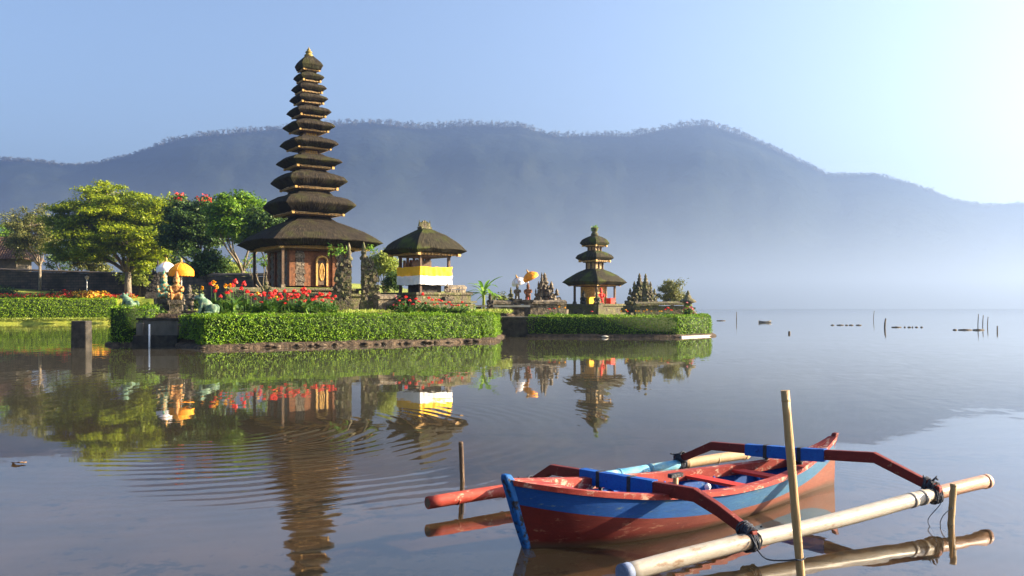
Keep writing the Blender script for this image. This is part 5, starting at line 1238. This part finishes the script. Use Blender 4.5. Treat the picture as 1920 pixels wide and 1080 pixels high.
def shell(inner):
    m = MB()
    for sgn in (1, -1):
        rows = [[hp(SX[i], sgn * o, z) for o, z in section(i, inner)] for i in range(len(SX))]; nv = len(rows[0]); vs = [p for r in rows for p in r]
        fs = [(i * nv + k, i * nv + k + 1, (i + 1) * nv + k + 1, (i + 1) * nv + k) for i in range(len(SX) - 1) for k in range(nv - 1)]
        b = len(m.v); m.v += [tuple(p) for p in vs]
        for f in fs:
            k = f[0] % nv; m.f.append(tuple(b + q for q in f)); m.m.append((0 if k < 2 else 1) if not inner else 0); m.sm.append(True)
    return m
shell(0).build('hull', [M['boat_blue'], M['boat_red']], boat, True)
shell(0.03).build('hull_inside', M['inner_blue'], boat, True)
for sgn, nm in ((1, 'gunwale'), (-1, 'gunwale')):
    m = MB(); vs = []
    for i in range(len(SX)):
        g = GB[i]; iw = min(0.085, g * 0.9)
        for off, dz in ((g + 0.016, -0.028), (g + 0.016, 0.016), (g - iw, 0.016), (g - iw, -0.05 if sgn > 0 else -0.085)): vs.append(hp(SX[i], sgn * off, ZG[i] + dz))
    m.add(vs, [(4 * i + k, 4 * i + 4 + k, 4 * i + 4 + (k + 1) % 4, 4 * i + (k + 1) % 4) for i in range(len(SX) - 1) for k in range(4)]); m.build(nm, M['rail_red'], boat, True)
# decks, thwarts, ribs
def deck(i0, i1, name):
    m = MB(); vs = []
    for i in range(i0, i1):
        vs += [hp(SX[i], GB[i] - 0.02, ZG[i] + 0.004), hp(SX[i], -GB[i] + 0.02, ZG[i] + 0.004)]
    m.add(vs, [(2 * k, 2 * k + 1, 2 * k + 3, 2 * k + 2) for k in range(i1 - i0 - 1)]); m.build(name, M['rail_red'], boat, True)
deck(0, 7, 'bow_deck'); deck(47, 57, 'stern_deck')
ang = math.atan2(AX.y, AX.x); RB = Matrix.Rotation(ang, 3, 'Z')
for s_, dz in ((1.75, -0.05), (2.45, -0.045), (3.05, -0.04)):
    i = int(np.argmin(abs(SX - s_))); m = MB(); m.box(hp(s_, 0, ZG[i] + dz), (0.15, 2 * GB[i] - 0.07, 0.028), ang); m.build('thwart', M['thwart_red'], boat, True)
for s_ in (0.8, 1.4, 2.1, 2.75, 3.3):
    i = int(np.argmin(abs(SX - s_)))
    for sgn in (1, -1):
        m = MB(); m.tube([hp(s_, sgn * (GB[i] - 0.05), ZG[i] - 0.03), hp(s_, sgn * (WB[i] - 0.04), 0.1), hp(s_, sgn * WB[i] * 0.5, 0.06)], 0.022, 6); m.build('rib', M['inner_blue'], boat, True)
# stem plank and stern post
st = MB(); pts = [hp(-0.03, 0, 0.635), hp(-0.025, 0, 0.585), hp(-0.02, 0, 0.45), hp(-0.02, 0, 0.25), hp(-0.01, 0, 0.05), hp(0.0, 0, -0.09)]
vs = []
for k, p in enumerate(pts):
    w = [0.034, 0.05, 0.05, 0.047, 0.044, 0.04][k]; d = [0.03, 0.042, 0.042, 0.04, 0.038, 0.036][k]
    vs += [p + SN * w - AX * d, p + SN * w + AX * d, p - SN * w + AX * d, p - SN * w - AX * d]
st.add(vs, [(4 * k + i, 4 * k + (i + 1) % 4, 4 * k + 4 + (i + 1) % 4, 4 * k + 4 + i) for k in range(5) for i in range(4)] + [(3, 2, 1, 0), (20, 21, 22, 23)])
o = st.build('stem_post', M['stem_blue'], boat, True); bv = o.modifiers.new('b', 'BEVEL'); bv.width = 0.014; bv.segments = 2
st = MB(); pts = [hp(4.17, 0, -0.06), hp(4.24, 0, 0.2), hp(4.34, 0, 0.45), hp(4.43, 0, 0.58)]; vs = []
for k, p in enumerate(pts):
    w, d = (0.026, 0.03, 0.034, 0.03)[k], (0.03, 0.03, 0.035, 0.03)[k]
    vs += [p + SN * w - AX * d, p + SN * w + AX * d, p - SN * w + AX * d, p - SN * w - AX * d]
st.add(vs, [(4 * k + i, 4 * k + (i + 1) % 4, 4 * k + 4 + (i + 1) % 4, 4 * k + 4 + i) for k in range(3) for i in range(4)] + [(3, 2, 1, 0), (12, 13, 14, 15)])
o = st.build('stern_post', M['beam_red'], boat, True); bv = o.modifiers.new('b', 'BEVEL'); bv.width = 0.01; bv.segments = 2
# outrigger floats
def bamboo_float(p0, p1, r, segs, cap, name='outrigger_float', node_step=0.55, rings=True):
    p0, p1 = Vector(p0), Vector(p1); m = MB(); L = (p1 - p0).length; e = (p1 - p0).normalized(); cuts = [0.0] + [t for t, _ in segs]
    for j in range(len(segs)):
        a_, b_ = cuts[j], cuts[j + 1]; n = max(2, int((b_ - a_) * L / 0.12)); pts = []; rad = []
        for k in range(n + 1):
            t = a_ + (b_ - a_) * k / n; pts.append(p0 + e * (L * t) + Vector((0, 0, 0.008 * math.sin(t * 9)))); rad.append(r * (1 + 0.03 * math.sin(t * 13)))
        m.tube(pts, rad, 18, segs[j][1])
    if rings:
        k = node_step * 0.6
        while k < L - 0.05:
            q = p0 + e * k; t = k / L; mi_ = next(mm for tt, mm in segs if t <= tt + 1e-6)
            m.tube([q - e * 0.012, q - e * 0.005, q + e * 0.005, q + e * 0.012], [r * 1.0, r * 1.07, r * 1.07, r * 1.0], 18, mi_, False); k += node_step * random.uniform(0.85, 1.15)
    return m
pf0, pf1 = Vector((-0.806, 8.48, 0.134)), Vector((3.0, 11.33, 0.125))
m = bamboo_float(pf0, pf1, 0.061, [(0.24, 0), (0.62, 1), (0.74, 1), (1.0, 2)], 0)
m.tube([pf0 - AX * 0.004, pf0 + AX * 0.004], [0.045, 0.045], 16, 3)
m.build('outrigger_float', [M['float_red'], M['float_blue'], M['float_tan'], M['dark_wood']], boat, True)
sf0, sf1 = Vector((0.80, 6.39, 0.085)), Vector((4.72, 8.82, 0.275)); se = (sf1 - sf0).normalized()
m = bamboo_float(sf0, sf1, 0.066, [(0.80, 0), (1.0, 1)], 0, rings=False)
m.tube([sf0 - se * 0.015, sf0 + se * 0.06], 0.071, 18, 2); m.tube([sf1 - se * 0.05, sf1 + se * 0.012], 0.071, 18, 1)
for t_ in (0.735, 0.77): q = sf0 + (sf1 - sf0) * t_; m.tube([q - se * 0.03, q + se * 0.03], 0.071, 18, 0)
m.build('outrigger_float', [M['pipe_cream'], M['pipe_rust'], M['pipe_cap']], boat, True)
# cross beams
def beam(P0, P1, prof, sleeve, hts):
    """prof: (t along the beam, z of the board's top edge); hts: board height at each"""
    P0, P1 = Vector((P0[0], P0[1], 0)), Vector((P1[0], P1[1], 0)); e = (P1 - P0).normalized(); n = Vector((-e.y, e.x, 0)); th = 0.033
    def pt(t, z): return P0 + e * t + UPV * z
    def board(pr, hs, th_, grow=0.0):
        m = MB(); vs = []
        for (t, z), h in zip(pr, hs):
            for s_ in (-1, 1): vs += [pt(t, z + grow) + n * th_ * s_, pt(t, z - h - grow) + n * th_ * s_]
        fs = []
        for k in range(len(pr) - 1):
            b = 4 * k; fs += [(b, b + 4, b + 5, b + 1), (b + 2, b + 3, b + 7, b + 6), (b, b + 2, b + 6, b + 4), (b + 1, b + 5, b + 7, b + 3)]
        q = 4 * (len(pr) - 1); fs += [(0, 1, 3, 2), (q, q + 2, q + 3, q + 1)]
        return m.add(vs, fs)
    o = board(prof, hts, th).build('cross_beam', M['beam_red'], boat, True); bv_ = o.modifiers.new('b', 'BEVEL'); bv_.width = 0.008; bv_.segments = 2
    def ztop(t): return float(np.interp(t, [q[0] for q in prof], [q[1] for q in prof]))
    def hh(t): return float(np.interp(t, [q[0] for q in prof], hts))
    tt = np.linspace(sleeve[0], sleeve[1], 9); m = board([(t, ztop(t)) for t in tt], [hh(t) + 0.012 for t in tt], th + 0.008, 0.007)
    m.v = [tuple(Vector(v) + mnoise.noise_vector(Vector(v) * 9) * 0.006) for v in m.v]; sl_ = m.build('sleeve', M['sleeve_blue'], o, False)
    sl_.data.transform(Matrix.Translation(-Vector(boat.location)))
    for f in (0.27, 0.70):
        t = sleeve[0] + (sleeve[1] - sleeve[0]) * f; m = board([(t - 0.022, ztop(t)), (t + 0.022, ztop(t))], [hh(t) + 0.02] * 2, th + 0.013, 0.012); m.build('strap', M['black_rubber'], boat, True)
        m = MB(); q = pt(t, ztop(t) - hh(t) - 0.02); m.tube([q, q - UPV * 0.12], 0.02, 6); m.build('strap', M['black_rubber'], boat, True)
    return pt, ztop, hh, e, n
def lashing(c, axis, r, k=5):
    m = MB(); axis = axis.normalized(); a = axis.cross(UPV).normalized(); b = a.cross(axis)
    for j in range(k):
        q = c + axis * (j - (k - 1) / 2) * 0.017; ph = random.uniform(0, 6)
        m.tube([q + (a * math.cos(w + ph) + b * math.sin(w + ph)) * r * (1 + 0.06 * math.sin(3 * w + j)) + axis * 0.010 * math.sin(w * 2 + j) for w in np.linspace(0, 2 * math.pi, 15)], 0.008, 5, 0, False)
    return m
fb = beam((0.166, 9.21), (1.90, 7.07), [(-0.06, 0.21), (0.05, 0.235), (0.375, 0.425), (0.70, 0.435), (1.4, 0.455), (2.2, 0.475), (2.45, 0.385), (2.80, 0.225)], (0.817, 1.745), [0.07, 0.09, 0.10, 0.105, 0.115, 0.115, 0.105, 0.09])
rb = beam((2.0, 10.59), (3.97, 8.35), [(-0.06, 0.23), (0.05, 0.255), (0.468, 0.455), (0.9, 0.475), (1.5, 0.505), (2.41, 0.57), (2.7, 0.46), (3.05, 0.325)], (0.934, 1.886), [0.07, 0.085, 0.095, 0.10, 0.105, 0.105, 0.10, 0.09])
for (pt, ztop, hh, e, n), tl, fl_axis, fp, r in ((fb, 2.72, se, Vector((1.90, 7.07, 0.135)), 0.076), (rb, 2.95, se, Vector((3.97, 8.35, 0.235)), 0.076), (fb, 0.02, AX, Vector((0.166, 9.21, 0.135)), 0.072), (rb, 0.02, AX, Vector((2.0, 10.59, 0.13)), 0.072)):
    lashing(fp, fl_axis, r, 6).build('lashing', M['rope'], boat, True)
    dirb = (pt(tl, ztop(tl)) - pt(tl + (0.3 if tl < 1 else -0.3), ztop(tl + (0.3 if tl < 1 else -0.3)))).normalized()
    m = lashing(pt(tl, ztop(tl) - hh(tl) / 2), dirb, 0.06, 7); random.seed(int(tl * 100))
    for q in range(7):
        c = pt(tl + random.gauss(0, 0.05), ztop(tl)) + Vector((random.gauss(0, 0.025), random.gauss(0, 0.025), random.gauss(0.005, 0.012))); m.tube([c, c + Vector((random.gauss(0, 0.03), random.gauss(0, 0.03), random.gauss(0, 0.02)))], [0.012, 0.006], 5)
    m.build('lashing', M['rope'], boat, True)
# thole peg by the front beam
m = MB(); c = hp(1.40, 0.36, 0.42); m.tube([c - UPV * 0.1, c + UPV * 0.06], 0.025, 7); m.box(c + UPV * 0.075, (0.15, 0.05, 0.035), ang, 1); m.build('thole_peg', [M['bamboo'], M['black_rubber']], boat, True)
m = MB(); c = hp(2.02, 0.2, 0.12); m.tube([c, c + UPV * 0.16], [0.03, 0.022], 8); m.sphere(c + UPV * 0.17, 0.032); m.build('bailing_peg', M['white_metal'], boat, True)

# mooring posts and lines
def mpost(label, top, base, r, matn, group='mooring posts'):
    b, t_ = Vector(base), Vector(top); d = (t_ - b).normalized(); m = MB()
    pts = [b - d * 1.0] + [b + (t_ - b) * k / 8 for k in range(9)]
    m.tube([p - b for p in pts], [r * (1 + 0.05 * math.sin(k * 2.1)) for k in range(10)], 10)
    for k in (2, 5, 7.6): q = (t_ - b) * k / 8; m.tube([q - d * 0.008, q, q + d * 0.008], [r * 1.0, r * 1.07, r * 1.0], 10, 0, False)
    o = m.build('mooring_post', M[matn]); o.location = b; return tag(o, label, 'post', group)
YP1 = 6.25
p1b = Vector((WX(1504, YP1), YP1, 0)); p1t = Vector((WX(1472, YP1), YP1, WZ(732, YP1)))
mpost('tall bamboo post standing in front of the boat', p1t, p1b, 0.030, 'bamboo')
p2b = Vector((WX(1783, 8.2), 8.2, 0)); p2t = Vector((WX(1788, 8.2), 8.2, WZ(907, 8.2)))
mpost('short brown post beside the right end of the near outrigger float', p2t, p2b, 0.03, 'bamboo')
p3b = Vector((WX(867, 10.2), 10.2, 0)); p3t = Vector((WX(864, 10.2), 10.2, WZ(828, 10.2)))
mpost('thin dark post in the water left of the bow', p3t, p3b, 0.028, 'dark_wood')
def cord(label, pts, r=0.006):
    pts = [Vector(p) for p in pts]; out = []
    for i in range(len(pts) - 1):
        p0, p1, p2, p3 = pts[max(i - 1, 0)], pts[i], pts[i + 1], pts[min(i + 2, len(pts) - 1)]
        for k in range(6):
            t = k / 6; out.append(0.5 * ((2 * p1) + (p2 - p0) * t + (2 * p0 - 5 * p1 + 4 * p2 - p3) * t * t + (3 * p1 - p0 - 3 * p2 + p3) * t ** 3))
    out.append(pts[-1]); m = MB(); b = out[0]; m.tube([p - b for p in out], r, 6)
    o = m.build('mooring_line', M['rope']); o.location = b; return tag(o, label, 'rope', 'mooring lines')
k_ = (p1t - p1b).normalized(); q1 = p1b + k_ * WZ(1047, YP1)
cord('dark line sagging from the near float to the tall bamboo post', [W(1412, 1012, 6.98), W(1424, 1036, 6.9), W(1440, 1049, 6.7), W(1470, 1051, 6.4), q1 + Vector((-0.04, -0.03, 0)), q1 + Vector((0.0, -0.042, 0.0)), q1 + Vector((0.04, -0.01, 0.01))])
cord('thin line hanging from the rear beam end into the water', [W(1760, 930, 8.25), W(1763, 945, 8.2), W(1740, 975, 8.15), W(1752, 1000, 8.0), W(1756, 1018, 7.6)], 0.004)
cord('small loop of line knotted on the short brown post', [p2b + Vector((0, -0.035, 0.16)), W(1770, 965, 8.15), W(1763, 982, 8.15), W(1772, 996, 8.12), p2b + Vector((0, -0.035, 0.0))], 0.004)
# floating leaf
P = [(0, 0, 0.012), (0.05, 0.01, 0.014), (-0.06, -0.01, 0.013)]
o = leaf_mesh('floating_leaf', P, [(0, 0, 1)] * 3, np.full(3, 0.16), np.full(3, 0.08), M['leaf_brown'], None, 0.1); o.location = W(37, 870, 3326.0 / (870 - HZ)); o.location.z = 0; tag(o, 'curled brown leaf floating on the water at far left', 'leaf')

# ------------------------------------------------------------------ haze
hz_ = bpy.data.materials.new('haze_air'); hz_.use_nodes = True; n = hz_.node_tree.nodes; l = hz_.node_tree.links; n.clear()
out = n.new('ShaderNodeOutputMaterial'); pv = n.new('ShaderNodeVolumePrincipled')
pv.inputs['Color'].default_value = (0.36, 0.55, 1.0, 1); pv.inputs['Density'].default_value = HAZE_D; pv.inputs['Anisotropy'].default_value = 0.70
l.new(pv.outputs[0], out.inputs['Volume'])
m = MB(); m.box((0, 1600, 237), (5400, 3300, 482)); o = m.build('haze', hz_); tag(o, 'pale morning haze over the lake and mountains', 'haze', kind='stuff')

mm_ = bpy.data.materials.new('mist_air'); mm_.use_nodes = True; n = mm_.node_tree.nodes; l = mm_.node_tree.links; n.clear()
out = n.new('ShaderNodeOutputMaterial'); pv = n.new('ShaderNodeVolumePrincipled')
pv.inputs['Color'].default_value = (0.46, 0.62, 0.95, 1); pv.inputs['Density'].default_value = 0.0024; pv.inputs['Anisotropy'].default_value = 0.5
l.new(pv.outputs[0], out.inputs['Volume'])
m = MB(); m.box((0, 760, 21), (3400, 1040, 41)); o = m.build('mist', mm_); tag(o, 'low bank of morning mist lying on the far lake', 'mist', kind='stuff')
